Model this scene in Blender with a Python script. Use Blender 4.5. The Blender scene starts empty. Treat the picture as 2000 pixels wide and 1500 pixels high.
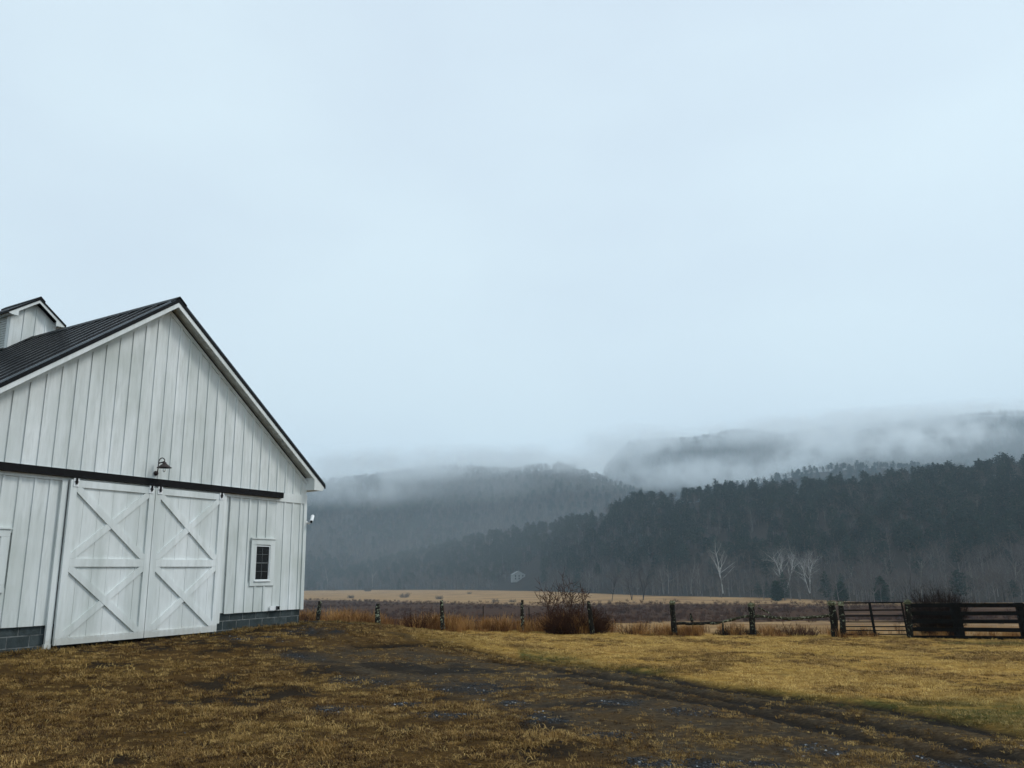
import bpy, math, random
import numpy as np
from mathutils import Matrix, Vector
random.seed(7); RNG = np.random.default_rng(7)
SC = bpy.context.scene; COL = SC.collection
R = math.radians

# ------------------------------------------------------------------ camera
F_PX, PITCH, ROLL, CAM_Z = 1548.2, R(13.690), R(1.365), 1.1
cam = bpy.data.cameras.new('camera'); camo = bpy.data.objects.new('camera', cam); COL.objects.link(camo)
cam.sensor_fit = 'HORIZONTAL'; cam.sensor_width = 36; cam.lens = 36 * F_PX / 2000
cam.clip_start = .05; cam.clip_end = 12000
camo.matrix_world = Matrix.Translation((0, 0, CAM_Z)) @ Matrix.Rotation(math.pi/2 + PITCH, 4, 'X') @ Matrix.Rotation(-ROLL, 4, 'Z')
SC.camera = camo

# ------------------------------------------------------------------ sky, sun, exposure
SUN_EL, SUN_DIR = R(48), (0.99, 0.14)            # overcast light comes mostly from the right
world = bpy.data.worlds.new('World'); SC.world = world; world.use_nodes = True
wt = world.node_tree; wt.nodes.clear()
def wn(t, **k):
    n = wt.nodes.new(t)
    for a, b in k.items(): setattr(n, a, b)
    return n
sky = wn('ShaderNodeTexSky', sky_type='NISHITA', sun_disc=False)
sky.sun_elevation = SUN_EL; sky.sun_rotation = math.atan2(SUN_DIR[0], SUN_DIR[1])
skm = wn('ShaderNodeVectorMath', operation='SCALE'); skm.inputs['Scale'].default_value = .10
wt.links.new(sky.outputs[0], skm.inputs[0])
tc = wn('ShaderNodeTexCoord')
mp = wn('ShaderNodeMapping'); mp.inputs['Scale'].default_value = (1, 1, 2.2)
wt.links.new(tc.outputs['Generated'], mp.inputs[0])
nz = wn('ShaderNodeTexNoise'); nz.inputs['Scale'].default_value = 1.7; nz.inputs['Detail'].default_value = 4; nz.inputs['Roughness'].default_value = .45
wt.links.new(mp.outputs[0], nz.inputs['Vector'])
cr = wn('ShaderNodeValToRGB')
cr.color_ramp.elements[0].position = .32; cr.color_ramp.elements[0].color = (.600, .700, .800, 1)
cr.color_ramp.elements[1].position = .68; cr.color_ramp.elements[1].color = (.690, .815, .885, 1)
wt.links.new(nz.outputs[0], cr.inputs[0])
mx = wn('ShaderNodeMix', data_type='RGBA'); mx.inputs['Factor'].default_value = .93    # closed cloud deck over a little clear sky
wt.links.new(skm.outputs[0], mx.inputs['A']); wt.links.new(cr.outputs[0], mx.inputs['B'])
bg = wn('ShaderNodeBackground'); bg.inputs['Strength'].default_value = 1.0
wt.links.new(mx.outputs['Result'], bg.inputs['Color'])
wo = wn('ShaderNodeOutputWorld'); wt.links.new(bg.outputs[0], wo.inputs['Surface'])
sun = bpy.data.lights.new('sun', 'SUN'); sun.energy = 1.5; sun.angle = R(14); sun.color = (1, .97, .93)
suno = bpy.data.objects.new('sun', sun); COL.objects.link(suno)
sd = Vector((SUN_DIR[0]*math.cos(SUN_EL), SUN_DIR[1]*math.cos(SUN_EL), math.sin(SUN_EL)))
suno.rotation_euler = sd.to_track_quat('Z', 'Y').to_euler(); suno.location = (0, 0, 60)
vs = SC.view_settings
vs.view_transform = 'Standard'; vs.look = 'None'; vs.gamma = 1; vs.exposure = .22; vs.use_curve_mapping = False
cy = SC.cycles
cy.use_denoising = True; cy.max_bounces = 10; cy.diffuse_bounces = 3; cy.glossy_bounces = 3; cy.transmission_bounces = 4
cy.volume_bounces = 6; cy.transparent_max_bounces = 8; cy.caustics_reflective = False; cy.caustics_refractive = False
cy.volume_step_rate = .5; cy.volume_max_steps = 128

# ------------------------------------------------------------------ pixel rays (2000 x 1500 photograph)
def ray(px, py):
    a, b = px - 1000, 750 - py
    a, b = a*math.cos(ROLL) + b*math.sin(ROLL), -a*math.sin(ROLL) + b*math.cos(ROLL)
    x, up = a/F_PX, b/F_PX
    return np.array([x, math.cos(PITCH) - up*math.sin(PITCH), math.sin(PITCH) + up*math.cos(PITCH)])
def at(px, py, depth):
    d = ray(px, py); p = d*(depth/d[1]); p[2] += CAM_Z; return p
def slope_of(px, py=1120):
    d = ray(px, py); return d[0]/d[1]

# ------------------------------------------------------------------ value noise
_L = RNG.random((256, 256))
def vnoise(x, y):
    xi = np.floor(x).astype(int); yi = np.floor(y).astype(int); fx = x - xi; fy = y - yi
    fx = fx*fx*(3-2*fx); fy = fy*fy*(3-2*fy)
    g = lambda a, b: _L[a % 256, b % 256]
    return (g(xi, yi)*(1-fx) + g(xi+1, yi)*fx)*(1-fy) + (g(xi, yi+1)*(1-fx) + g(xi+1, yi+1)*fx)*fy
def fbm(x, y, o=4):
    s = 0; a = .5
    for k in range(o): s = s + a*vnoise(x*2**k + 17.3*k, y*2**k + 5.1*k); a *= .5
    return s/(1 - .5**o)
def sstep(a, b, x):
    t = np.clip((x-a)/(b-a), 0, 1); return t*t*(3-2*t)

# ------------------------------------------------------------------ barn frame
TH = R(28.361); BC = np.array([-5.580, 21.317])
BU = np.array([math.sin(TH), math.cos(TH)]); BN = np.array([math.cos(TH), -math.sin(TH)])
BW, BL, MID = 9.328, 16.0, -4.664
def barn_world(s, y, z):
    p = BC + BU*s - BN*y; return np.array([p[0], p[1], z])

# ------------------------------------------------------------------ terrain
FLOOR = -12.0
_fx = np.array([-60, -14, -9.2, -5.7, .2, 5.5, 13.2, 16.5, 40.]); _fy = np.array([56, 42, 38, 33.6, 31, 29.2, 28, 27.2, 23.])
def fence_y(x): return np.interp(x, _fx, _fy)
def barn_dist(x, y):
    s = (x-BC[0])*BU[0] + (y-BC[1])*BU[1]; d = -((x-BC[0])*BN[0] + (y-BC[1])*BN[1])
    ds = np.maximum(np.maximum(-BW - s, s), 0); dd = np.maximum(np.maximum(-d, d-BL), 0)
    return np.hypot(ds, dd), s, d
def lawn_plane(x, y): return -.28 - .0248*x - .0209*np.maximum(y, -30)
def coarse(x, y):
    x = np.asarray(x, float); y = np.asarray(y, float)
    bd, s, d = barn_dist(x, y)
    yc = np.minimum(y, fence_y(x) + 1.5)
    h = lawn_plane(np.clip(x, -60, 60), yc)
    w = 1 - sstep(.5, 7.0, bd)
    h = h*(1-w) + w*(.0 + .05*sstep(-2.5, .5, s))
    t = y - fence_y(x)
    w2 = sstep(1.5, 125, t)
    h = h*(1-w2) + FLOOR*w2
    wl = sstep(40, 200, -x - 0*y)*(1-w2)
    return h*(1-wl) + (-2.0)*wl

# ground marks, given by where they lie on the lawn
def ground_at(px, py):
    d = ray(px, py); t = 3.0
    for _ in range(4000):
        p = d*t
        if p[2] + CAM_Z < coarse(p[0], p[1]): break
        t += .02 if t < 45 else t*.002
    return p[0], p[1]
def poly_ground(pts): return np.array([ground_at(*p) for p in pts])
def seg_dist(x, y, pl):
    best = np.full(x.shape, 1e9)
    for a, b in zip(pl[:-1], pl[1:]):
        ab = b-a; t = np.clip(((x-a[0])*ab[0] + (y-a[1])*ab[1])/(ab@ab), 0, 1)
        best = np.minimum(best, np.hypot(x-a[0]-t*ab[0], y-a[1]-t*ab[1]))
    return best
RUTS = [poly_ground(p) for p in (
    [(905, 1266), (1010, 1287), (1130, 1302), (1230, 1314), (1330, 1331), (1480, 1357), (1640, 1378), (1800, 1404), (1990, 1436)],
    [(960, 1292), (1060, 1304), (1180, 1322), (1300, 1340), (1460, 1370), (1620, 1396), (1780, 1430), (1990, 1476)],
    [(700, 1262), (830, 1258), (900, 1266)],
    [(1060, 1286), (1190, 1303), (1280, 1316), (1345, 1330)],
    [(1150, 1332), (1340, 1362), (1560, 1410), (1750, 1450), (1900, 1492)],
    [(1440, 1346), (1600, 1364), (1740, 1384), (1880, 1412)])]
DRIVE = poly_ground([(800, 1300), (1050, 1325), (1300, 1375), (1560, 1430), (1800, 1475)])
GRAVEL = []
for (x0, x1, y0, y1) in ((838, 1015, 1334, 1352), (640, 765, 1322, 1340), (590, 690, 1378, 1400), (780, 945, 1394, 1412), (970, 1030, 1366, 1384),
                         (1150, 1260, 1362, 1376), (1230, 1330, 1476, 1500), (1340, 1520, 1478, 1505), (1770, 1930, 1476, 1500), (545, 640, 1274, 1288),
                         (545, 665, 1224, 1240), (400, 560, 1240, 1252), (1130, 1240, 1432, 1450), (760, 840, 1368, 1382), (1010, 1120, 1395, 1420), (1290, 1390, 1384, 1400),
                         (1540, 1660, 1448, 1472)):
    c = ground_at((x0+x1)/2, (y0+y1)/2); a = ground_at(x0, (y0+y1)/2); b = ground_at(x1, (y0+y1)/2); e = ground_at((x0+x1)/2, y0); g = ground_at((x0+x1)/2, y1)
    GRAVEL.append((c[0], c[1], math.dist(a, b)/2, max(.2, math.dist(e, g)/2)))
HUMPS = []
for (px, py, rx, hh) in ((1035, 1452, .55, .07), (1215, 1443, .5, .05), (100, 1300, .8, .05), (870, 1412, .6, .05), (640, 1470, .5, .05), (1840, 1300, .9, .06), (320, 1400, .8, .05)):
    c = ground_at(px, py); HUMPS.append((c[0], c[1], rx, hh))
def masks(x, y):
    x = np.asarray(x, float); y = np.asarray(y, float)
    n1 = fbm(x*.9, y*.9, 4); n2 = fbm(x*.28+40, y*.28+9, 3); n3 = fbm(x*2.6+3, y*2.6+70, 3)
    gr = np.zeros(x.shape)
    for (cx, cy_, rx, ry) in GRAVEL:
        q = ((x-cx)/rx)**2 + ((y-cy_)/ry)**2
        gr = np.maximum(gr, (1 - sstep(.1, 2.0, q + (n3-.5)*4.2))*(.35+.65*sstep(.40, .56, n3*.5 + fbm(x*6, y*6, 2)*.5)))
    rut = np.zeros(x.shape)
    for k, pl in enumerate(RUTS):
        wd = .12 + .30*n1
        rut = np.maximum(rut, (1 - sstep(.35, 1.0, seg_dist(x, y, pl)/wd))*sstep(.30, .44, n2*.4+n1*.6 + .04))
    drive = 1 - sstep(.5, 1.0, (seg_dist(x, y, DRIVE) + (n1-.5)*2.2)/2.9)
    bd, s, d = barn_dist(x, y)
    foot = (1 - sstep(.2, 1.3, bd + (n3-.5)*1.2))*(s < .3)
    # behind which line the lawn is the pale mown kind: the far side of the tracks
    far = sstep(-.8, 1.6, y - np.interp(x, RUTS[0][:, 0], RUTS[0][:, 1]) + (n1-.5)*2 )*(x > -4.5)*sstep(-4.5, 0.5, x)
    far = np.maximum(far, sstep(25.5, 29, y + (n1-.5)*3)*sstep(-7, -4, x))
    green = np.exp(-((y - np.interp(x, RUTS[0][:, 0], RUTS[0][:, 1]) - 1.3)/1.5)**2)*sstep(.42, .60, n2)*(x > 0)
    green = np.maximum(green, .8*np.exp(-(((x+3.8)/2.6)**2 + ((y-25)/3.5)**2))*sstep(.40, .6, n1))
    green = np.maximum(green, .7*sstep(.6, .72, n2)*far*sstep(6, 10, x))
    return dict(gravel=gr, mud=np.clip(np.maximum(np.maximum(rut, .8*foot), .85*sstep(.54, .66, n1*.6+n3*.4)*(1-far)), 0, 1), drive=drive*(1-far)*(.55+.45*sstep(.36, .56, n1*.5+n3*.5)), gold=far, green=green), rut
def ground_h(x, y):
    x = np.asarray(x, float); y = np.asarray(y, float)
    h = coarse(x, y)
    near = (1 - sstep(34, 44, y))*(1 - sstep(30, 45, np.abs(x)))*sstep(-6, 2, y)
    m, rut = masks(x, y)
    det = .075*(fbm(x*.5, y*.5, 3)-.5) + .05*(fbm(x*2.2+9, y*2.2, 3)-.5)*(1-.5*m['gold'])
    det = det - .055*rut
    for (cx, cy_, rx, hh) in HUMPS: det = det + hh*np.exp(-(((x-cx)/rx)**2 + ((y-cy_)/(rx*.7))**2))
    far = (1-near)*1.2*(fbm(x*.012, y*.012, 3)-.5)*sstep(60, 160, np.hypot(x, y))
    return h + det*near + far

# hills: foot line, ridge line and skyline given along bearings, tree height taken off
def hill_spec(rows, tree, k=1.):
    rows = sorted((r[0], r[1]*k, r[2]*k, r[3]) for r in rows); b = np.array([slope_of(r[0]) for r in rows]); f = np.array([r[1] for r in rows], float); g = np.array([r[2] for r in rows], float)
    z = np.array([at(r[0], r[3], r[2])[2] - tree for r in rows]); return b, f, g, z
HILLS = {
 'near': hill_spec([(2700, 215, 420, 860), (2300, 250, 470, 872), (2000, 292, 530, 893), (1850, 305, 545, 911), (1700, 327, 570, 925), (1550, 375, 610, 935), (1400, 431, 660, 944),
                    (1260, 515, 720, 960), (1140, 620, 840, 1004), (930, 900, 1160, 1042), (760, 1100, 1330, 1085), (600, 1300, 1520, 1115), (400, 1500, 1700, 1140)], 13),
 'left': hill_spec([(-300, 1750, 2200, 985), (200, 1600, 2100, 955), (600, 1430, 1950, 936), (700, 1400, 1900, 928), (880, 1350, 1850, 908), (1000, 1300, 1800, 911), (1100, 1280, 1750, 902),
                    (1180, 1260, 1730, 924), (1240, 1250, 1720, 946), (1350, 1250, 1720, 985), (1500, 1300, 1750, 1020), (1700, 1400, 1800, 1060)], 12, .92),
 'mid': hill_spec([(1250, 1250, 1600, 1040), (1350, 1200, 1550, 962), (1500, 1150, 1500, 930), (1620, 1100, 1450, 908), (1740, 1100, 1430, 899), (1850, 1080, 1420, 906), (1960, 1050, 1400, 914), (2200, 1050, 1400, 930), (2600, 1050, 1400, 940)], 12),
 'far': hill_spec([(1050, 2250, 3000, 1060), (1150, 2250, 3000, 985), (1200, 2250, 2980, 900), (1245, 2250, 2950, 858), (1380, 2250, 2900, 851), (1480, 2200, 2900, 836), (1560, 2200, 2900, 846), (1640, 2200, 2900, 832),
                   (1800, 2150, 2850, 819), (2000, 2100, 2800, 802), (2300, 2100, 2800, 795), (2800, 2100, 2800, 800)], 12, .75)}
def hill_h(key, x, y):
    b, f, g, z = HILLS[key]; x = np.asarray(x, float); y = np.asarray(y, float)
    t = x/np.maximum(y, 1); F = np.interp(t, b, f); G = np.interp(t, b, g); Z = np.interp(t, b, z)
    w = (y-F)/(G-F); c = np.clip(w, 0, 1); pr = .5*c + .5*c*c*(3-2*c)
    back = np.clip(w-1, 0, 1.5); pr = pr - .45*back*back/1.5
    k = G/700.
    n = (fbm(x*.006/k**.6, y*.006/k**.6, 4)-.5)*(26*k**.6)*np.clip(w*2, 0, 1)*(np.clip(1-w, 0, 1)*1.6+.12)
    return FLOOR - 1.5 + (Z - FLOOR + 1.5)*pr + n, w

# ------------------------------------------------------------------ mesh builder
class MB:
    def __init__(s): s.v = []; s.f = []; s.m = []
    def quad(s, a, b, c, d, m=0):
        n = len(s.v); s.v += [tuple(a), tuple(b), tuple(c), tuple(d)]; s.f.append((n, n+1, n+2, n+3)); s.m.append(m)
    def tri(s, a, b, c, m=0):
        n = len(s.v); s.v += [tuple(a), tuple(b), tuple(c)]; s.f.append((n, n+1, n+2)); s.m.append(m)
    def box(s, x0, x1, y0, y1, z0, z1, m=0):
        n = len(s.v)
        s.v += [(x0,y0,z0),(x1,y0,z0),(x1,y1,z0),(x0,y1,z0),(x0,y0,z1),(x1,y0,z1),(x1,y1,z1),(x0,y1,z1)]
        for q in ((0,3,2,1),(4,5,6,7),(0,1,5,4),(1,2,6,5),(2,3,7,6),(3,0,4,7)): s.f.append(tuple(n+i for i in q)); s.m.append(m)
        return s
    def prism(s, poly, y0, y1, m=0):               # poly in (x,z) counter-clockwise seen from -y
        n = len(s.v); k = len(poly)
        s.v += [(x, y0, z) for x, z in poly] + [(x, y1, z) for x, z in poly]
        s.f.append(tuple(range(n, n+k))); s.m.append(m)
        s.f.append(tuple(range(n+2*k-1, n+k-1, -1))); s.m.append(m)
        for i in range(k): j = (i+1) % k; s.f.append((n+j, n+i, n+k+i, n+k+j)); s.m.append(m)
        return s
    def tube(s, pts, rad, sides=6, cap=True, m=0):
        pts = [Vector(p) for p in pts]; n0 = len(s.v); prev = None
        if not hasattr(rad, '__len__'): rad = [rad]*len(pts)
        for i, p in enumerate(pts):
            d = (pts[min(i+1, len(pts)-1)] - pts[max(i-1, 0)])
            if d.length < 1e-9: d = Vector((0, 0, 1))
            d.normalize()
            if prev is None: a = d.orthogonal().normalized()
            else:
                a = prev - d*prev.dot(d)
                a = a.normalized() if a.length > 1e-6 else d.orthogonal().normalized()
            prev = a; b = d.cross(a)
            for k in range(sides):
                t = 2*math.pi*k/sides; q = p + (a*math.cos(t) + b*math.sin(t))*rad[i]; s.v.append((q.x, q.y, q.z))
        for i in range(len(pts)-1):
            for k in range(sides):
                j = (k+1) % sides; u = n0 + i*sides
                s.f.append((u+k, u+j, u+sides+j, u+sides+k)); s.m.append(m)
        if cap:
            s.f.append(tuple(n0+k for k in range(sides-1, -1, -1))); s.m.append(m)
            u = n0 + (len(pts)-1)*sides; s.f.append(tuple(u+k for k in range(sides))); s.m.append(m)
        return s
    def lathe(s, prof, cx, cy_, n=20, m=0):        # prof list of (r,z)
        n0 = len(s.v)
        for r, z in prof:
            for k in range(n): t = 2*math.pi*k/n; s.v.append((cx + r*math.cos(t), cy_ + r*math.sin(t), z))
        for i in range(len(prof)-1):
            for k in range(n):
                j = (k+1) % n; s.f.append((n0+i*n+k, n0+i*n+j, n0+(i+1)*n+j, n0+(i+1)*n+k)); s.m.append(m)
        return s
    def mesh(s, name, mats, smooth=False):
        me = bpy.data.meshes.new(name); me.from_pydata(s.v, [], s.f)
        for mt in (mats if isinstance(mats, (list, tuple)) else [mats]): me.materials.append(mt)
        if any(s.m): me.polygons.foreach_set('material_index', s.m)
        if smooth: me.polygons.foreach_set('use_smooth', [True]*len(me.polygons))
        me.update(); return me
    def build(s, name, mats, parent=None, smooth=False):
        return link(s.mesh(name, mats, smooth), name, parent)
def link(me, name, parent=None, loc=None, rot=None, scl=None):
    o = bpy.data.objects.new(name, me); COL.objects.link(o)
    if parent is not None: o.parent = parent
    if loc is not None: o.location = loc
    if rot is not None: o.rotation_euler = rot
    if scl is not None: o.scale = scl if hasattr(scl, '__len__') else (scl,)*3
    return o
def tag(o, label=None, cat=None, group=None, kind=None):
    for k, v in (('label', label), ('category', cat), ('group', group), ('kind', kind)):
        if v: o[k] = v
    return o
def thing(name, label, cat, loc=(0, 0, 0), rz=0, group=None):
    return tag(link(None, name, None, loc, (0, 0, rz)), label, cat, group)
def grid_mesh(name, X, Y, Z, mat, attrs=None):
    ny, nx = X.shape; me = bpy.data.meshes.new(name)
    me.vertices.add(nx*ny); me.vertices.foreach_set('co', np.stack([X, Y, Z], -1).astype(np.float32).ravel())
    i = np.arange(nx*ny).reshape(ny, nx); q = np.stack([i[:-1, :-1], i[:-1, 1:], i[1:, 1:], i[1:, :-1]], -1).reshape(-1, 4)
    me.loops.add(q.size); me.loops.foreach_set('vertex_index', q.ravel().astype(np.int32))
    me.polygons.add(len(q)); me.polygons.foreach_set('loop_start', np.arange(0, q.size, 4, dtype=np.int32)); me.polygons.foreach_set('loop_total', np.full(len(q), 4, np.int32))
    me.polygons.foreach_set('use_smooth', np.ones(len(q), bool))
    for k, a in (attrs or {}).items():
        at_ = me.attributes.new(k, 'FLOAT', 'POINT'); at_.data.foreach_set('value', np.asarray(a, np.float32).ravel())
    me.materials.append(mat); me.update(); me.validate(); return me

# ------------------------------------------------------------------ materials
class NT:
    def __init__(s, name):
        s.mat = bpy.data.materials.new(name); s.mat.use_nodes = True; s.t = s.mat.node_tree; s.t.nodes.clear()
        s.out = s.n('ShaderNodeOutputMaterial'); s.b = s.n('ShaderNodeBsdfPrincipled'); s.l(s.b.outputs[0], s.out.inputs[0])
    def n(s, t, **k):
        o = s.t.nodes.new(t)
        for a, b in k.items(): setattr(o, a, b)
        return o
    def l(s, a, b): s.t.links.new(a, b)
    def pos(s, scale=(1, 1, 1), space='Position'):
        g = s.n('ShaderNodeNewGeometry') if space == 'Position' else s.n('ShaderNodeTexCoord')
        m = s.n('ShaderNodeMapping'); m.inputs['Scale'].default_value = scale; s.l(g.outputs[space], m.inputs[0]); return m.outputs[0]
    def noise(s, scale, detail=4, rough=.55, vec=None, stretch=(1, 1, 1), space='Position'):
        o = s.n('ShaderNodeTexNoise'); o.inputs['Scale'].default_value = scale; o.inputs['Detail'].default_value = detail; o.inputs['Roughness'].default_value = rough
        s.l(vec if vec is not None else s.pos(stretch, space), o.inputs['Vector']); return o.outputs[0]
    def ramp(s, fac, *stops):
        o = s.n('ShaderNodeValToRGB'); e = o.color_ramp.elements
        while len(e) < len(stops): e.new(.5)
        for i, (p, c) in enumerate(stops): e[i].position = p; e[i].color = (*c, 1) if hasattr(c, '__len__') else (c, c, c, 1)
        s.l(fac, o.inputs[0]); return o.outputs[0]
    def mix(s, fac, a, b, mode='MIX'):
        o = s.n('ShaderNodeMix', data_type='RGBA', blend_type=mode)
        for v, k in ((fac, 'Factor'), (a, 'A'), (b, 'B')):
            if hasattr(v, 'is_output') or isinstance(v, bpy.types.NodeSocket): s.l(v, o.inputs[k])
            elif k == 'Factor': o.inputs[k].default_value = v
            else: o.inputs[k].default_value = (*v, 1)
        return o.outputs['Result']
    def math(s, op, a, b=None, clamp=False):
        o = s.n('ShaderNodeMath', operation=op, use_clamp=clamp)
        for v, i in ((a, 0), (b, 1)):
            if v is None: continue
            if isinstance(v, bpy.types.NodeSocket): s.l(v, o.inputs[i])
            else: o.inputs[i].default_value = v
        return o.outputs[0]
    def attr(s, name, inst=False):
        o = s.n('ShaderNodeAttribute', attribute_name=name)
        if inst: o.attribute_type = 'INSTANCER'
        return o.outputs['Fac']
    def rand(s): return s.n('ShaderNodeObjectInfo').outputs['Random']
    def bump(s, h, strength=.3, dist=.02):
        o = s.n('ShaderNodeBump'); o.inputs['Strength'].default_value = strength; o.inputs['Distance'].default_value = dist
        s.l(h, o.inputs['Height']); s.l(o.outputs[0], s.b.inputs['Normal'])
    def set(s, color=None, rough=.7, spec=.3, metal=0):
        if color is not None:
            if isinstance(color, bpy.types.NodeSocket): s.l(color, s.b.inputs['Base Color'])
            else: s.b.inputs['Base Color'].default_value = (*color, 1)
        if isinstance(rough, bpy.types.NodeSocket): s.l(rough, s.b.inputs['Roughness'])
        else: s.b.inputs['Roughness'].default_value = rough
        s.b.inputs['Specular IOR Level'].default_value = spec; s.b.inputs['Metallic'].default_value = metal
        return s.mat

def m_white(name, clean):
    t = NT(name)
    st = t.noise(1.5, 5, .6, stretch=(1, 1, .16)); fi = t.noise(9, 5, .7, stretch=(1, 1, .12)); bl = t.noise(.8, 3, .5)
    base = t.mix(t.rand(), (.755, .79, .785), (.83, .86, .85))
    c = t.mix(t.ramp(st, (.38, 0.), (.70, 1.)), base, (.56, .60, .575))
    c = t.mix(t.math('MULTIPLY', t.ramp(fi, (.46, 0.), (.72, 1.)), 0.50 - .30*clean), c, (.40, .43, .40))
    c = t.mix(t.math('MULTIPLY', t.ramp(bl, (.5, 0.), (.7, 1.)), .5*(1-clean)), c, (.46, .50, .455))
    dots = t.noise(38, 2, .5); c = t.mix(t.ramp(dots, (.74, 0.), (.78, .55)), c, (.25, .24, .20))
    sp = t.n('ShaderNodeSeparateXYZ'); gg = t.n('ShaderNodeNewGeometry'); t.l(gg.outputs['Position'], sp.inputs[0])     # mud splashed up from the ground
    sz = t.math('ADD', sp.outputs['Z'], t.math('MULTIPLY', t.noise(16, 5, .7), -.30)); c = t.mix(t.ramp(sz, (0., .38), (.06, .12), (.45, 0.)), c, (.30, .26, .19))
    t.bump(t.noise(14, 5, .7, stretch=(1, 1, .08)), .25, .006)
    return t.set(c, .62, .25)
M_SID = m_white('weathered_white_siding', 0.15); M_TRIM = m_white('white_trim_paint', .8); M_DOOR = m_white('white_door_paint', .6)
def m_simple(name, col, rough=.5, spec=.4, metal=0, var=.25, sc=6):
    t = NT(name); n = t.noise(sc, 4, .6)
    c = t.mix(t.ramp(n, (.3, 0.), (.7, 1.)), tuple(x*(1-var) for x in col), tuple(min(1, x*(1+var)) for x in col))
    return t.set(c, rough, spec, metal)
M_BLACK = m_simple('black_painted_metal', (.006, .0055, .006), .6, .12)
M_ROOF = m_simple('dark_metal_roofing', (.007, .008, .009), .55, .10, 0, .3, 2)
M_SEAM = m_simple('wet_metal_seam', (.13, .135, .14), .16, .6, .9, .2, 2)  # same wet metal as the roofing, colour lightened to paint the seam highlights
M_SOFFIT = m_simple('soffit_paint', (.52, .53, .49), .7, .2)
M_LAMPM = m_simple('dark_bronze_metal', (.02, .011, .010), .45, .4)
M_GLASSD = m_simple('dark_window_glass', (.004, .004, .004), .12, .18, 0, .1)
M_VINYL = m_simple('white_vinyl', (.80, .82, .82), .4, .35, 0, .04)
M_MUN = m_simple('grey_window_bars', (.11, .12, .12), .6, .2)
M_LENS = m_simple('black_lens', (.004, .004, .005), .12, .5)
M_GREY = m_simple('grey_plastic', (.10, .11, .11), .5, .3)
M_BRIGHT = m_simple('galvanised_steel', (.55, .57, .58), .35, .5, .6)
M_CLEAR = NT('clear_glass'); M_CLEAR.b.inputs['Transmission Weight'].default_value = 1; M_CLEAR = M_CLEAR.set((.95, .97, .97), .03, .5)
def m_block():
    t = NT('blue_grey_concrete_block'); n = t.noise(5, 5, .65); f = t.noise(60, 3, .6)
    c = t.mix(t.rand(), (.034, .047, .050), (.072, .090, .092)); c = t.mix(t.ramp(n, (.35, 0.), (.7, 1.)), c, (.022, .030, .028))
    c = t.mix(t.ramp(f, (.6, 0.), (.75, .5)), c, (.14, .15, .15)); t.bump(f, .5, .006); return t.set(c, .85, .2)
M_BLOCK = m_block()
M_MORTAR = m_simple('grey_mortar', (.17, .18, .175), .9, .1, 0, .5, 9)
def m_wood(name, a, b, lichen=0., lc=(.36, .40, .28), sc=3.):
    t = NT(name); n = t.noise(sc, 5, .65, stretch=(1, 1, .3)); g = t.noise(24, 4, .6, stretch=(1, 1, .08))
    c = t.mix(n, a, b); c = t.mix(t.ramp(g, (.45, 0.), (.7, .7)), c, tuple(x*.35 for x in a))
    if lichen:
        l = t.noise(13, 5, .66); c = t.mix(t.ramp(l, (.60-.14*lichen, 0.), (.66-.14*lichen, 1.)), c, lc)
    t.bump(g, .6, .01); return t.set(c, .9, .05)
M_POST = m_wood('lichened_old_wood', (.014, .012, .010), (.040, .034, .027), .36)
M_POSTD = m_wood('dark_old_wood', (.010, .009, .008), (.026, .021, .017), .15, (.20, .22, .15))
M_MOSS = m_wood('mossy_post_top', (.05, .055, .03), (.13, .13, .075), .5, (.26, .27, .18))
M_RAIL = m_wood('lichened_rail', (.020, .018, .012), (.065, .062, .036), .35, (.28, .29, .20))
M_FEN = m_wood('black_stained_board', (.005, .005, .005), (.011, .010, .009), 0)
M_GATE = m_simple('dark_gate_steel', (.008, .008, .008), .7, .06)
M_BRUSH = m_simple('red_brown_twigs', (.060, .028, .018), .8, .15, 0, .5, 3)
M_VBR = m_simple('valley_brush_twigs', (.060, .020, .007), .9, .05, 0, .5, .1)
M_BRUSHR = m_simple('dark_red_twigs', (.046, .019, .010), .9, .05, 0, .5, 3)
M_BRUSHD = m_simple('dark_twigs', (.022, .013, .010), .9, .05, 0, .5, 3)
M_BARK = m_simple('grey_bark', (.15, .140, .130), .9, .1, 0, .35, .8)
M_TWIG = m_simple('grey_brown_twigs', (.090, .074, .066), .9, .1, 0, .3, .3)
M_PALE = m_simple('pale_sycamore_bark', (.52, .51, .48), .8, .15, 0, .25, .6)
M_PALETW = m_simple('pale_sycamore_twigs', (.24, .22, .20), .85, .1, 0, .3, .6)
def m_needle(name, a, b):
    t = NT(name); c = t.mix(t.rand(), a, b); c2 = t.mix(t.noise(.35, 3, .5), tuple(x*.6 for x in a), (1, 1, 1)); c = t.mix(.5, c, t.mix(1., c, c2, 'MULTIPLY'))
    return t.set(c, .8, .15)
M_PINE = m_needle('dark_pine_needles', (.014, .040, .032), (.030, .060, .042))
M_CEDAR = m_needle('green_cedar_foliage', (.003, .030, .012), (.005, .036, .015))

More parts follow.
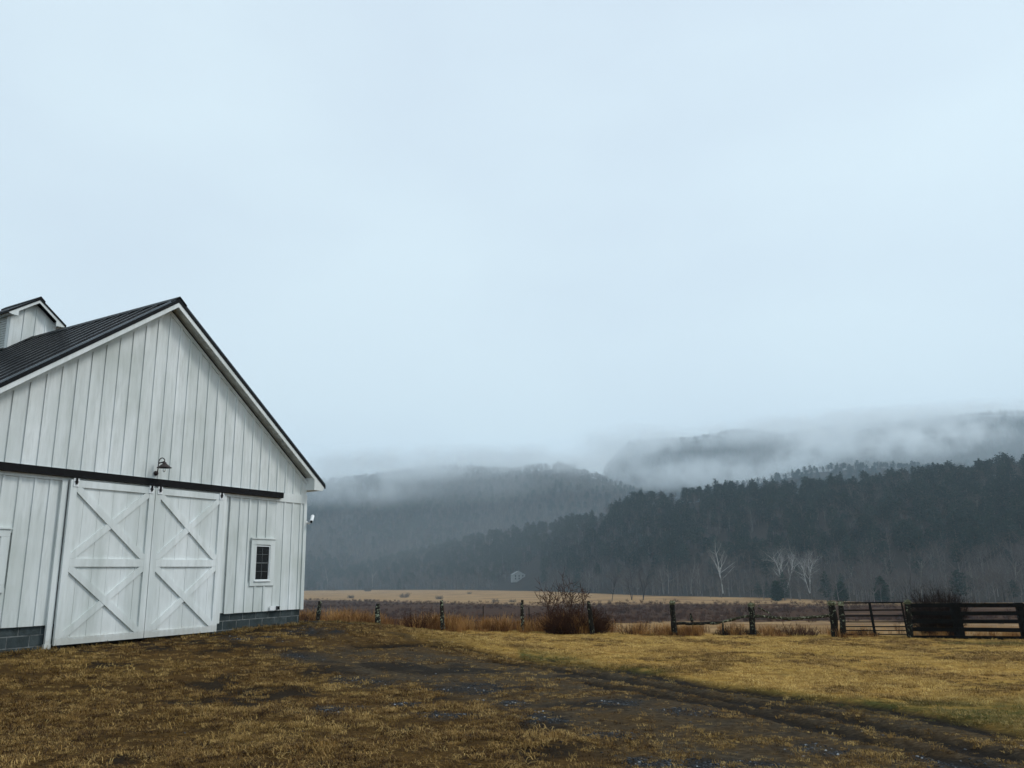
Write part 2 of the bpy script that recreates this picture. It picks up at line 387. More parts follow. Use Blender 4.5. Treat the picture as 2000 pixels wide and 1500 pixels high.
def m_ground():
    t = NT('lawn_and_valley_ground')
    big = t.noise(.5, 5, .6); mid = t.noise(2.4, 6, .65); fine = t.noise(22, 6, .7, stretch=(.6, 1.2, 1)); vf = t.noise(90, 3, .6)
    brown = t.ramp(fine, (.28, (.012, .007, .003)), (.45, (.050, .027, .008)), (.60, (.125, .072, .021)), (.78, (.27, .17, .055)))
    brown = t.mix(t.ramp(mid, (.38, 0.), (.66, .8)), brown, (.052, .030, .012))
    brown = t.mix(t.ramp(big, (.52, 0.), (.70, .5)), brown, (.115, .062, .020))
    gold = t.ramp(fine, (.30, (.12, .062, .012)), (.50, (.34, .205, .048)), (.70, (.56, .37, .11)))
    gold = t.mix(t.ramp(mid, (.44, 0.), (.66, .85)), gold, (.15, .098, .030))
    gold = t.mix(t.ramp(big, (.45, 0.), (.65, .5)), gold, (.38, .205, .055))
    c = t.mix(t.attr('gold'), brown, gold)
    gn = t.math('MULTIPLY', t.attr('green'), t.ramp(mid, (.35, .25), (.60, 1.)))
    c = t.mix(gn, c, t.ramp(fine, (.3, (.030, .032, .008)), (.7, (.110, .105, .028))))
    drv = t.ramp(fine, (.30, (.014, .011, .008)), (.52, (.058, .046, .031)), (.75, (.140, .114, .080)))
    c = t.mix(t.math('MULTIPLY', t.attr('drive'), t.ramp(mid, (.30, .55), (.62, 1.))), c, drv)
    mud = t.ramp(fine, (.3, (.004, .003, .002)), (.7, (.018, .012, .007)))
    c = t.mix(t.attr('mud'), c, mud)
    gv = t.n('ShaderNodeTexVoronoi'); gv.inputs['Scale'].default_value = 34; t.l(t.pos(), gv.inputs['Vector'])
    gcol = t.mix(gv.outputs['Color'], (.004, .0045, .005), (.030, .032, .035))
    c = t.mix(t.attr('gravel'), c, gcol)
    # valley: tan hay, purple-brown brush
    vn = t.noise(.09, 5, .6, stretch=(.35, 1, 1)); vm = t.noise(.6, 4, .6)
    tan = t.ramp(vm, (.3, (.20, .122, .056)), (.7, (.33, .215, .105)))
    tan = t.mix(t.ramp(vn, (.45, 0.), (.62, .5)), tan, (.34, .215, .10))
    tan = t.mix(t.ramp(vn, (.38, .75), (.50, 0.)), tan, (.13, .070, .034))
    br = t.ramp(vm, (.3, (.020, .007, .002)), (.7, (.070, .030, .011)))
    bm = t.math('ADD', t.attr('brush'), t.math('MULTIPLY', t.math('SUBTRACT', vn, .5), 2.4)); bm = t.ramp(bm, (.38, 0.), (.80, 1.))
    val = t.mix(bm, tan, br)
    c = t.mix(t.attr('valley'), c, val)
    wet = t.math('MAXIMUM', t.attr('mud'), t.attr('gravel'))
    rr = t.math('SUBTRACT', .95, t.math('MULTIPLY', wet, .25))
    hb = t.math('ADD', t.math('MULTIPLY', fine, .6), t.math('MULTIPLY', vf, .4))
    hb = t.math('ADD', hb, t.math('MULTIPLY', t.math('MULTIPLY', gv.outputs['Distance'], -1.2), t.attr('gravel')))
    t.bump(hb, .9, .05)
    return t.set(c, rr, .03)
M_GROUND = m_ground()
def m_litter():
    t = NT('leaf_litter_slope'); n = t.noise(.08, 5, .6); return t.set(t.mix(n, (.022, .020, .018), (.048, .040, .034)), .95, .05)
M_LITTER = m_litter()
def m_blade(name, cols, green=(.085, .085, .02)):
    t = NT(name); c = t.ramp(t.rand(), *[(i/max(1, len(cols)-1), k) for i, k in enumerate(cols)])
    g2 = t.mix(t.attr('gold', True), c, t.ramp(t.rand(), (0, (.22, .125, .032)), (.6, (.49, .315, .090)), (1, (.78, .56, .20))))
    g3 = t.mix(t.attr('green', True), g2, green)
    tr = t.n('ShaderNodeBsdfTranslucent'); t.l(g3, tr.inputs[0]); m = t.n('ShaderNodeMixShader'); m.inputs[0].default_value = .25
    t.set(g3, .75, .2); t.l(t.b.outputs[0], m.inputs[1]); t.l(tr.outputs[0], m.inputs[2]); t.l(m.outputs[0], t.out.inputs[0]); return t.mat
M_BLADE = m_blade('dead_lawn_blades', [(.020, .009, .003), (.068, .033, .009), (.155, .083, .022), (.30, .175, .050), (.55, .37, .135)])
M_TALL = m_blade('dry_tall_grass', [(.09, .036, .012), (.20, .090, .026), (.34, .17, .050), (.48, .28, .10)])
def m_stone():
    t = NT('blue_grey_gravel'); c = t.ramp(t.rand(), (0, (.005, .0055, .006)), (.6, (.020, .022, .025)), (.93, (.055, .060, .066)), (1, (.34, .35, .36)))
    return t.set(c, .6, .15)
M_STONE = m_stone()

# ------------------------------------------------------------------ the ground: one sheet from behind the camera to the horizon
def axis(lo, hi, step, far_lo, far_hi, g):
    a = list(np.arange(lo, hi, step)); s = step; x = hi; 
    while x < far_hi: a.append(x); s *= g; x += s
    a.append(far_hi); s = step*1.5; x = lo - s; pre = []
    while x > far_lo: pre.append(x); s *= g; x -= s
    pre.append(far_lo); return np.array(pre[::-1] + a)
gx = axis(-13, 20, .12, -2900, 2900, 1.055); gy = axis(4.5, 33, .10, -400, 3000, 1.045)
GX, GY = np.meshgrid(gx, gy); GZ = ground_h(GX, GY)
gm, _ = masks(GX, GY)
tt = GX/np.maximum(GY, 1); depth = GY
rfar = np.interp(tt, [-.26, -.1, 0, .19, .39, .6], [640, 470, 395, 375, 325, 285]); rnear = np.interp(tt, [-.3, .08, .16, .4, .6], [0, 0, 232, 219, 195])
brush = sstep(-40, 40, rfar - depth)*sstep(-12, 12, depth - rnear)
valley = sstep(1.0, 3.0, GY - fence_y(GX))
gm.update(brush=brush, valley=valley)
for k in ('gravel', 'mud', 'drive', 'gold', 'green'): gm[k] = gm[k]*(1-valley)
ground = link(grid_mesh('ground', GX, GY, GZ, M_GROUND, gm), 'ground'); tag(ground, kind='structure')

def make_hill(key, name, nt, nw):
    b, f, g, z = HILLS[key]; T = np.linspace(b[0], b[-1], nt); W = np.concatenate([np.linspace(-.12, 1.15, nw), np.linspace(1.2, 1.9, 8)])
    TT, WW = np.meshgrid(T, W); Fo = np.interp(TT, b, f); Go = np.interp(TT, b, g); Y = Fo + WW*(Go-Fo); X = TT*Y
    Z, w = hill_h(key, X, Y); Z = np.where(WW < 0, FLOOR-3, Z); 
    return tag(link(grid_mesh(name, X, Y, Z, M_LITTER), name), kind='structure')
make_hill('near', 'hill', 220, 40); make_hill('left', 'hill', 160, 36); make_hill('mid', 'hill', 120, 30); make_hill('far', 'mountain', 160, 40)

# ------------------------------------------------------------------ barn
RS, RZ = .752, 7.45                                # roof pitch, top of roofing at the ridge
zr = lambda s: RZ - RS*abs(s - MID)
barn = thing('barn', 'white board-and-batten barn with dark metal roof, cupola and double sliding doors', 'barn', (BC[0], BC[1], 0), math.pi/2 - TH)
OV, EAVE, ROT, FAS = .30, .405, .092, .113
SB, BAND0, BAND1 = .426, 3.126, 3.352
wall = MB()
wall.prism([(-BW, SB+.02), (0, SB+.02), (0, zr(0)-.26), (MID, RZ-.26), (-BW, zr(0)-.26)], .022, .20)
gable = wall.build('gable_wall', M_SID, barn)
side = MB().box(-BW, -BW+.15, .2, BL, SB, zr(0)-.26); side.box(-.15, 0, .2, BL, SB, zr(0)-.26); side.box(-BW, 0, BL-.15, BL, SB, zr(0)-.3)
side.build('side_wall', M_SID, barn)
bat = [-.20 - .2945*k for k in range(0, 32) if -.20 - .2945*k > -BW+.1]
edges = [0] + bat + [-BW]
wins = [(-1.855, -1.077), (MID*2+.92, MID*2+1.70)]; WZ0, WZ1 = 1.038, 2.173
top_lim = lambda s: zr(s) - ROT - FAS - .02
def board(s0, s1, z0, z1f):                        # a siding board with its top cut to the rake
    m = MB(); pts = [(s0, z0), (s1, z0), (s1, z1f(s1))]
    if s0 < MID < s1: pts.append((MID, z1f(MID)))
    pts.append((s0, z1f(s0))); m.prism(pts, -.001 + random.uniform(-.002, .002), .022)
    return m.build('siding_board', M_SID, gable)
for a, b in zip(edges[:-1], edges[1:]):
    s0, s1 = b+.003, a-.003
    board(s0, s1, BAND1+.003, lambda s: zr(s)-.2)  # gable boards
    if s1 < -6.60 or s0 > -2.80 or True:
        mid = (s0+s1)/2
        if -6.68 < mid < -2.70: continue           # behind the doors
        w = [q for q in wins if s1 > q[0]+.1 and s0 < q[1]-.1]
        if w:
            board(s0, s1, SB, lambda s: WZ0+.08); board(s0, s1, WZ1-.08, lambda s: BAND0-.003)
        else: board(max(s0, -BW), s1, SB + random.uniform(-.003, .003), lambda s: BAND0-.003)
for s in bat:
    def btn(z0, z1):
        MB().box(s-.025, s+.025, -.021 + random.uniform(-.002, .002), -.002, z0, z1).build('batten', M_SID, gable)
    btn(BAND1+.004, top_lim(s)-.085)
    if not (-6.62 < s < -2.75):
        w = [q for q in wins if q[0]-.03 < s < q[1]+.03]
        if w:
            if w[0][0]+.06 < s < w[0][1]-.06: btn(SB+.004, WZ0-.003); btn(WZ1+.003, BAND0-.004)
        else: btn(SB+.004, BAND0-.004)
# trim boards on the gable
MB().box(-BW-.012, .012, -.027, -.003, BAND0, BAND1).build('band_board', M_TRIM, gable)
for s0, s1 in ((-.095, .014), (-BW-.014, -BW+.095)): MB().box(s0, s1, -.030, -.004, SB-.012, BAND0-.003).build('corner_board', M_TRIM, gable)
for sg in (1, -1):
    pts = [(MID, top_lim(MID)), (MID+sg*(BW/2), top_lim(0)), (MID+sg*(BW/2), top_lim(0)-.095), (MID, top_lim(MID)-.095)]
    if sg > 0: pts = pts[::-1]
    MB().prism(pts, -.026, -.003).build('rake_frieze', M_SID, gable)
MB().box(-6.775, -6.665, -.055, -.004, -.02, BAND0-.003).build('door_jamb', M_TRIM, gable)
MB().box(-6.795, -6.66, -.065, -.004, -.03, .09).build('jamb_foot', M_TRIM, gable)
MB().box(-2.835, -2.735, -.055, -.004, SB-.20, BAND0-.003).build('door_jamb', M_TRIM, gable)
# foundation
fnd = MB().box(-BW+.06, -6.76, .045, .2, -.4, SB+.05); fnd.box(-2.84, -.06, .045, .2, -.4, SB+.05); fnd.box(-BW+.06, -BW+.2, .2, BL, -.4, SB); fnd.box(-.2, -.06, .2, BL, -.4, SB)
fnd = fnd.build('foundation', M_MORTAR, barn)
for lo, hi in ((-BW+.06, -6.76), (-2.84, -.06)):
    for ci, z0 in enumerate((-.343, -.140, .063, .266)):
        z1 = z0 + .203; j = -2.545 + (.1905 if ci % 2 == 1 else 0) if True else 0
        j0 = j - .4064*30
        while j0 < hi:
            a, b = max(j0+.010, lo), min(j0+.4064-.010, hi)
            if b - a > .03: MB().box(a, b, .040 + random.uniform(-.002, .002), .06, z0+.010, z1-.010).build('block', M_BLOCK, fnd)
            j0 += .4064
# sliding doors
def door(s0, s1):
    d = link(None, 'sliding_door', barn); z0, z1 = .057, 3.15; yb = -.062
    n = 6; w = (s1-s0)/n
    for k in range(n): MB().box(s0+k*w+.0025, s0+(k+1)*w-.0025, yb-.018 + random.uniform(-.0015, .0015), yb+.012, z0+.01, z1-.01).build('plank', M_DOOR, d)
    f0, f1 = yb-.052, yb-.017
    st = .135
    MB().box(s0, s0+st, f0, f1, z0, z1).build('stile', M_DOOR, d); MB().box(s1-st, s1, f0, f1, z0, z1).build('stile', M_DOOR, d)
    rails = [(z0, z0+.13), (1.49, 1.645), (z1-.135, z1)]
    for a, b in rails: MB().box(s0+st+.002, s1-st-.002, f0+.001, f1, a, b).build('rail', M_DOOR, d)
    for (a, b) in ((z0+.13, 1.49), (1.645, z1-.135)):
        x0, x1 = s0+st, s1-st; L = math.hypot(x1-x0, b-a); dx, dz = (x1-x0)/L, (b-a)/L; h = .062
        def brace(p, q, ya):
            ex, ez = (q[0]-p[0])/math.dist(p, q), (q[1]-p[1])/math.dist(p, q)
            # ends cut square to the corner of the frame
            pts = []
            if ez > 0: pts = [(p[0], p[1]), (p[0]+h*1.5, p[1]), (q[0], q[1]-h*1.5), (q[0], q[1]), (q[0]-h*1.5, q[1]), (p[0], p[1]+h*1.5)]
            else: pts = [(p[0], p[1]), (p[0], p[1]-h*1.5), (q[0]-h*1.5, q[1]), (q[0], q[1]), (q[0], q[1]+h*1.5), (p[0]+h*1.5, p[1])]
            MB().prism(pts, ya, f1).build('brace', M_DOOR, d)
        brace((x0+.002, b-.002), (x1-.002, a+.002), f0-.001); brace((x0+.002, a+.002), (x1-.002, b-.002), f0+.003)
    for s in (s0+.10, s1-.10):
        h = MB().box(s-.055, s+.055, f0-.012, f0-.001, z1-.13, z1+.03).build('hanger', M_VINYL, d)
        MB().box(s-.018, s+.018, f0-.03, f0-.013, z1-.085, z1+.045).box(s-.04, s+.04, f0-.026, f0-.013, z1-.045, z1-.030).build('hanger_bolt', M_BLACK, d)
    return d
door(-6.640, -4.742); door(-4.726, -2.853)
MB().box(-6.60, -6.50, -.12, -.06, -.01, .06).build('door_guide', M_BLACK, barn)
trk = MB(); trk.prism([(-8.46, 3.200), (-.965, 3.200), (-.955, 3.215), (-.955, 3.335), (-8.46, 3.335)], -.125, -.028)
trk = trk.build('door_track', M_BLACK, barn)
MB().box(-8.46, -.945, -.130, -.028, 3.336, 3.343).build('track_flashing', M_BLACK, trk)
# windows
def window(s0, s1):
    w = link(None, 'window', barn); g0, g1, h0, h1 = s0+.155, s1-.155, 1.168, 2.0
    for (a, b, c, d) in ((s0, g0, WZ0+.14, WZ1-.15), (g1, s1, WZ0+.14, WZ1-.15)): MB().box(a, b, -.030, -.003, c, d).build('window_trim', M_TRIM, w)
    MB().box(s0, s1, -.030, -.003, WZ1-.148, WZ1-.018).build('window_trim', M_TRIM, w); MB().box(s0-.015, s1+.015, -.05, -.003, WZ1-.016, WZ1+.012).build('drip_cap', M_TRIM, w)
    MB().box(s0, s1, -.030, -.003, WZ0, WZ0+.138).build('window_trim', M_TRIM, w); MB().box(g0-.03, g1+.03, -.055, .01, WZ0+.100, WZ0+.136-.008).build('sill', M_VINYL, w)
    fr = MB(); t = .020
    fr.box(g0, g0+t, -.018, .02, h0, h1); fr.box(g1-t, g1, -.018, .02, h0, h1); fr.box(g0+t, g1-t, -.018, .02, h1-t, h1); fr.box(g0+t, g1-t, -.018, .02, h0, h0+t)
    fr.build('window_frame', M_VINYL, w)
    hm = (h0+h1)/2; x0, x1 = g0+t, g1-t
    for k, (a, b, yy) in enumerate(((hm+.012, h1-t, .0), (h0+t, hm-.012, .008))):
        xm, zm = (x0+x1)/2, (a+b)/2; m = .0045
        for (p, q) in ((x0+.002, xm-m), (xm+m, x1-.002)):
            for (c, d) in ((a+.002, zm-m), (zm+m, b-.002)): MB().box(p, q, yy+.004, yy+.009, c, d).build('pane', M_GLASSD, w)
        MB().box(xm-m, xm+m, yy, yy+.01, a, b).box(x0, xm-m-.0005, yy+.001, yy+.01, zm-m, zm+m).box(xm+m+.0005, x1, yy+.001, yy+.01, zm-m, zm+m).build('muntin', M_MUN, w)
    MB().box(x0, x1, -.008, .018, hm-.0115, hm+.0115).build('meeting_rail', M_MUN, w)
for q in wins: window(*q)
# roof: two slopes of standing-seam metal, ridge cap, fascia, soffit, boxed eaves
roof = link(None, 'roof', barn)
tipL, tipR = MID - BW/2 - EAVE, MID + BW/2 + EAVE
for sg in (-1, 1):
    e = MID + sg*(BW/2+EAVE)
    pts = [(MID, RZ), (e, zr(e)), (e, zr(e)-ROT), (MID, RZ-ROT)]
    if sg > 0: pts = pts[::-1]
    MB().prism(pts, -OV, BL+OV).build('roof_slope', M_ROOF, roof)
    # seams share one mesh
    L = math.hypot(BW/2+EAVE, RS*(BW/2+EAVE)); ang = math.atan(RS)
    sm = MB().box(.12, L-.01, -.010, .010, -.004, .032).mesh('seam', M_SEAM)
    k = 0; y = -OV+.02
    while y < BL+OV:
        o = link(sm, 'seam', roof, (MID, y, RZ), (0, ang if sg > 0 else 0, 0))
        if sg < 0: o.rotation_euler = (0, 0, 0); o.matrix_basis = Matrix.Translation((MID, y, RZ)) @ Matrix.Rotation(math.pi, 4, 'Z') @ Matrix.Rotation(ang, 4, 'Y')
        y += .45
    c0 = [(MID, RZ+.05), (MID+sg*.20, RZ-RS*.20+.045), (MID+sg*.20, RZ-RS*.20+.012), (MID, RZ+.02)]
    if sg > 0: c0 = c0[::-1]
    MB().prism(c0, -OV-.012, BL+OV).build('ridge_cap', M_ROOF, roof)
    # fascia on the rake, both boards meeting at the apex, eave end cut level
    e2 = MID + sg*(BW/2+EAVE-.04); zl = 3.478
    xin = MID + sg*(BW/2 - .02)
    pf = [(MID, RZ-ROT-.002), (e2, zr(e2)-ROT-.002), (e2, zr(e2)-ROT-.03), (MID+sg*(BW/2+.29), zl), (xin, zl), (xin, zr(xin)-ROT-FAS), (MID, RZ-ROT-FAS)]
    if sg > 0: pf = pf[::-1]
    MB().prism(pf, -OV+.012, -OV+.034).build('rake_fascia', M_TRIM, roof)
    so = [(MID, RZ-ROT-.03), (xin, zr(xin)-ROT-.03), (xin, zr(xin)-ROT-.05), (MID, RZ-ROT-.05)]
    if sg > 0: so = so[::-1]
    MB().prism(so, -OV+.036, .02).build('soffit', M_SOFFIT, roof)
    eb = [(xin, zl+.004), (MID+sg*(BW/2+.285), zl+.004), (e2-sg*.01, zr(e2-sg*.01)-ROT-.035), (xin, zr(xin)-ROT-.052)]
    if sg < 0: eb = eb[::-1]
    MB().prism(eb, -OV+.036, BL+OV-.05).build('eave_box', M_TRIM, roof)
# cupola on the ridge
cup = link(None, 'cupola', barn); CH, CY0, CY1 = .575, 5.37, 6.52; CA, CS, CE = 8.505, .72, .765
cz = lambda s: CA - CS*abs(s-MID)
body = MB().prism([(MID-CH, 6.85), (MID+CH, 6.85), (MID+CH, cz(MID+CH)-.1), (MID, CA-.1), (MID-CH, cz(MID+CH)-.1)], CY0, CY1); body.build('cupola_wall', M_SID, cup)
for ds in (-.24, .065, .33): MB().box(MID+ds-.02, MID+ds+.02, CY0-.018, CY0-.001, 6.9, cz(MID+ds)-.13).build('cupola_batten', M_SID, cup)
for s0, s1 in ((-CH-.012, -CH+.075), (CH-.075, CH+.012)): MB().box(MID+s0, MID+s1, CY0-.02, CY0-.001, 6.9, cz(MID+CH)-.13).build('cupola_corner_board', M_TRIM, cup)
for sg in (-1, 1):
    x = MID+sg*CH
    lo_, hi_ = (x-.03, x-.002) if sg < 0 else (x+.002, x+.03)
    MB().box(lo_, hi_, CY0-.001, CY0+.10, 6.95, 7.97).box(lo_, hi_, CY1-.10, CY1, 6.95, 7.97).build('louvre_frame', M_TRIM, cup)
    for k in range(13):
        z = 7.08 + k*.065; a, b = (x-.028, x-.004) if sg < 0 else (x+.004, x+.028)
        m = MB(); m.prism([(a if sg < 0 else b, z), (b if sg < 0 else a, z+.032), (b if sg < 0 else a, z+.044), (a if sg < 0 else b, z+.012)] if sg < 0 else [(a, z+.032), (b, z), (b, z+.012), (a, z+.044)], CY0+.102, CY1-.102); m.build('louvre_slat', M_TRIM, cup)
    e = MID+sg*CE; e2 = MID+sg*(CE-.03)
    p1 = [(MID, CA+.02), (e, cz(e)+.02), (e, cz(e)-.035), (MID, CA-.035)]; p2 = [(MID, CA-.037), (e2, cz(e2)-.037), (e2, cz(e2)-.055), (MID+sg*(CE-.11), cz(e)-.055), (MID+sg*(CE-.27), cz(e)-.055), (MID+sg*(CE-.27), cz(MID+CE-.27)-.12), (MID, CA-.115)]
    p3 = [(MID, CA+.065), (MID+sg*.13, CA-CS*.13+.055), (MID+sg*.13, CA-CS*.13+.022), (MID, CA+.022)]
    p4 = [(MID+sg*(CH+.003), cz(e)-.053), (MID+sg*(CE-.06), cz(e)-.053), (e2-sg*.005, cz(e2)-.045), (MID+sg*(CH+.003), cz(MID+CH)-.045)]
    if sg > 0: p1, p2, p3 = p1[::-1], p2[::-1], p3[::-1]
    else: p4 = p4[::-1]
    MB().prism(p1, CY0-.20, CY1+.20).build('cupola_roof', M_ROOF, cup); MB().prism(p2, CY0-.185, CY0-.165).build('cupola_fascia', M_TRIM, cup)
    MB().prism(p3, CY0-.21, CY1+.21).build('cupola_ridge_cap', M_ROOF, cup); MB().prism(p4, CY0-.163, CY1+.15).build('cupola_eave', M_TRIM, cup)
    fl = [(MID+sg*.0, RZ+.055), (MID+sg*(CH+.10), zr(MID+CH+.10)+.05), (MID+sg*(CH+.10), zr(MID+CH+.10)+.035), (MID, RZ+.03)]
    if sg > 0: fl = fl[::-1]
    MB().prism(fl, CY0-.10, CY1+.10).build('cupola_flashing', M_ROOF, cup)
# things fixed to the barn
def on_barn(name, label, cat): return thing(name, label, cat, (BC[0], BC[1], 0), math.pi/2 - TH)
lamp = on_barn('wall_lamp', 'small dark gooseneck lamp on the gable above the sliding doors', 'lamp')
ls = -4.70
MB().tube([(ls, -.022, 3.474), (ls, -.045, 3.474)], [.055, .05], 16).build('wall_plate', M_LAMPM, lamp, True)
arc = [(ls, -.04, 3.474), (ls, -.075, 3.50), (ls, -.085, 3.58), (ls, -.085, 3.68)] + [(ls, -.185 - .10*math.cos(t), 3.70 + .095*math.sin(t)) for t in np.linspace(.15, math.pi-.05, 9)] + [(ls, -.285, 3.675)]
MB().tube(arc, .011, 8).build('gooseneck_arm', M_LAMPM, lamp, True)
MB().lathe([(.004, 3.700), (.035, 3.690), (.045, 3.655), (.085, 3.630), (.12, 3.595), (.150, 3.578), (.153, 3.571), (.115, 3.587), (.08, 3.62), (.03, 3.645)], ls, -.285, 24).build('lamp_shade', M_LAMPM, lamp, True)
MB().lathe([(.026, 3.63), (.028, 3.55), (.026, 3.50), (.014, 3.480), (.002, 3.476)], ls, -.285, 14).build('lamp_glass', M_CLEAR, lamp, True)
sec = on_barn('security_camera', 'small white security camera on the right corner of the barn', 'camera')
p0, p1 = Vector((.04, -.17, 2.655)), Vector((.27, .0, 2.82)); ax = (p1-p0).normalized()
MB().tube([p0, p0+ax*.005, p1], [.036, .045, .045], 14).build('camera_body', M_VINYL, sec)
MB().tube([p0-ax*.022, p0+ax*.002], [.034, .034], 14).build('lens', M_LENS, sec)
MB().tube([p0+ax*.12, (.13, -.035, 2.62), (.11, -.01, 2.60)], [.016, .014, .014], 8).build('bracket', M_VINYL, sec)
MB().tube([(.014, .005, 2.64), (.06, -.01, 2.64), (.12, -.02, 2.61)], [.045, .03, .018], 12).build('mount', M_VINYL, sec)
ob = on_barn('outlet_box', 'white mounting block with a dark outdoor outlet at the siding foot below the window', 'outlet')
MB().box(-1.17, -.86, -.048, -.027, .438, .545).build('mounting_block', M_VINYL, ob); MB().box(-.975, -.87, -.075, -.0485, .447, .537).build('outlet_cover', M_GREY, ob)
MB().box(-.955, -.925, -.082, -.0755, .462, .522).box(-.915, -.885, -.082, -.0755, .462, .522).build('outlet_face', M_BLACK, ob)

# ------------------------------------------------------------------ scatter helper (geometry nodes, for uncountable stuff only)
def proto_collection(name, meshes):
    c = bpy.data.collections.new(name)
    for i, me in enumerate(meshes):
        o = bpy.data.objects.new(f'{name}_{i:02d}', me); c.objects.link(o)
    return c
def scatter(name, pts, rot, scl, idx, protos, label, attrs=None):
    me = bpy.data.meshes.new(name); n = len(pts); me.vertices.add(n); me.vertices.foreach_set('co', np.asarray(pts, np.float32).ravel())
    a = me.attributes.new('rot', 'FLOAT_VECTOR', 'POINT'); a.data.foreach_set('vector', np.asarray(rot, np.float32).ravel())
    a = me.attributes.new('scl', 'FLOAT_VECTOR', 'POINT'); s = np.asarray(scl, np.float32); s = np.repeat(s[:, None], 3, 1) if s.ndim == 1 else s; a.data.foreach_set('vector', s.ravel())
    a = me.attributes.new('idx', 'INT', 'POINT'); a.data.foreach_set('value', np.asarray(idx, np.int32))
    for k, v in (attrs or {}).items(): a = me.attributes.new(k, 'FLOAT', 'POINT'); a.data.foreach_set('value', np.asarray(v, np.float32))
    o = link(me, name); tag(o, label, None, None, 'stuff')
    g = bpy.data.node_groups.new(name, 'GeometryNodeTree'); g.interface.new_socket('Geometry', in_out='INPUT', socket_type='NodeSocketGeometry'); g.interface.new_socket('Geometry', in_out='OUTPUT', socket_type='NodeSocketGeometry')
    gi, go = g.nodes.new('NodeGroupInput'), g.nodes.new('NodeGroupOutput'); ip = g.nodes.new('GeometryNodeInstanceOnPoints'); ci = g.nodes.new('GeometryNodeCollectionInfo')
    ci.inputs['Collection'].default_value = protos; ci.inputs['Separate Children'].default_value = True; ci.inputs['Reset Children'].default_value = True
    def na(nm, ty): x = g.nodes.new('GeometryNodeInputNamedAttribute'); x.data_type = ty; x.inputs['Name'].default_value = nm; return x.outputs['Attribute']
    L = g.links.new
    L(gi.outputs[0], ip.inputs['Points']); L(ci.outputs[0], ip.inputs['Instance']); ip.inputs['Pick Instance'].default_value = True
    L(na('idx', 'INT'), ip.inputs['Instance Index']); L(na('rot', 'FLOAT_VECTOR'), ip.inputs['Rotation']); L(na('scl', 'FLOAT_VECTOR'), ip.inputs['Scale']); L(ip.outputs[0], go.inputs[0])
    md = o.modifiers.new('scatter', 'NODES'); md.node_group = g; return o

# ------------------------------------------------------------------ plant builders
def rv(a=1.): return Vector((random.uniform(-a, a), random.uniform(-a, a), random.uniform(-a, a)))
def limb(m, p, d, L, r, lvl, maxl, up, kids, mt_of, seg=4, wob=.18, sides=(7, 5, 4, 3, 3)):
    pts = [p.copy()]; rad = [r]; dd = d.normalized(); q = p.copy()
    for i in range(seg):
        dd = (dd + rv(wob) + Vector((0, 0, up))).normalized(); q = q + dd*(L/seg); pts.append(q.copy()); rad.append(max(r*(1-.72*(i+1)/seg), .006 if lvl else .02))
    m.tube(pts, rad, sides[min(lvl, 4)], False, mt_of(lvl))
    if lvl >= maxl: return
    n = kids[lvl]
    for k in range(n):
        t = random.uniform(.28, 1.0) if lvl else random.uniform(.30, 1.0); f = t*seg; i = min(int(f), seg-1); c = pts[i].lerp(pts[i+1], f-i)
        ax = (pts[i+1]-pts[i]).normalized(); o = ax.orthogonal().normalized(); o.rotate(Matrix.Rotation(random.uniform(0, 6.283), 3, ax))
        nd = ax*random.uniform(.45, .95) + o*random.uniform(.5, 1.0)
        limb(m, c, nd, L*random.uniform(.38, .62)*(1.15-.4*t), max(rad[i]*.55, .012), lvl+1, maxl, up*.8, kids, mt_of, max(2, seg-1), wob*1.1, sides)
def bare_tree(h, thick=.02, kids=(11, 6, 5, 4), up=.10, split=1, spread=.25, wob=.09):
    t, c = MB(), MB()
    class Two:                                     # trunk and limbs in one builder, twigs in the other
        def tube(self, pts, rad, s, cap, lv): (t if lv < 2 else c).tube(pts, rad, s, cap)
    for k in range(split):
        d = Vector((random.uniform(-spread, spread), random.uniform(-spread, spread), 1)) if split > 1 else Vector((random.uniform(-.05, .05), random.uniform(-.05, .05), 1))
        limb(Two(), Vector((0, 0, -.3)), d, h*random.uniform(.75, .85), h*thick*(1 if split == 1 else .7), 0, 3, up, kids, lambda l: l, 6, wob)
    return t, c
def pine(h, w, n_wh=16, bare=.22, full=1.0, taper=.75, dens=8):
    t, c = MB(), MB()
    t.tube([(0, 0, -.3), (random.uniform(-.1, .1), random.uniform(-.1, .1), h*.5), (random.uniform(-.2, .2), random.uniform(-.2, .2), h*.98)], [h*.018, h*.012, .03], 7, False)
    for k in range(n_wh):
        f = k/(n_wh-1); z = h*(bare + (1-bare)*f*.97)
        prof = (1-f)**taper*(.55 + .45*min(1, f*5+.35))*full; nb = random.randint(5, 7)
        a0 = random.uniform(0, 6.28)
        for b in range(nb):
            L = w*(prof + .07)*random.uniform(.55, 1.12); an = a0 + b*6.283/nb + random.uniform(-.4, .4); lift = random.uniform(-.1, .35)
            d = Vector((math.cos(an), math.sin(an), lift)); p = Vector((0, 0, z + random.uniform(-.4, .4)))
            t.tube([p, p + d*L*.9], [.035+.004*h*(1-f), .012], 3, False)
            m = max(2, int(dens*(L/w+.3)))
            for i in range(m):
                q = p + d*L*((i+.6)/m*.9+.12) + rv(.10*w*.6); s = (.16 + .30*random.random())*(.5+.16*w)
                for _ in range(4):
                    u = rv().normalized()*s*1.25; v = rv().normalized()*s*.55; u.z *= .45; cc = q + rv(s*.75)
                    c.tri(cc-u-v*.6, cc+u*.9, cc-u*.3+v)
    return t, c
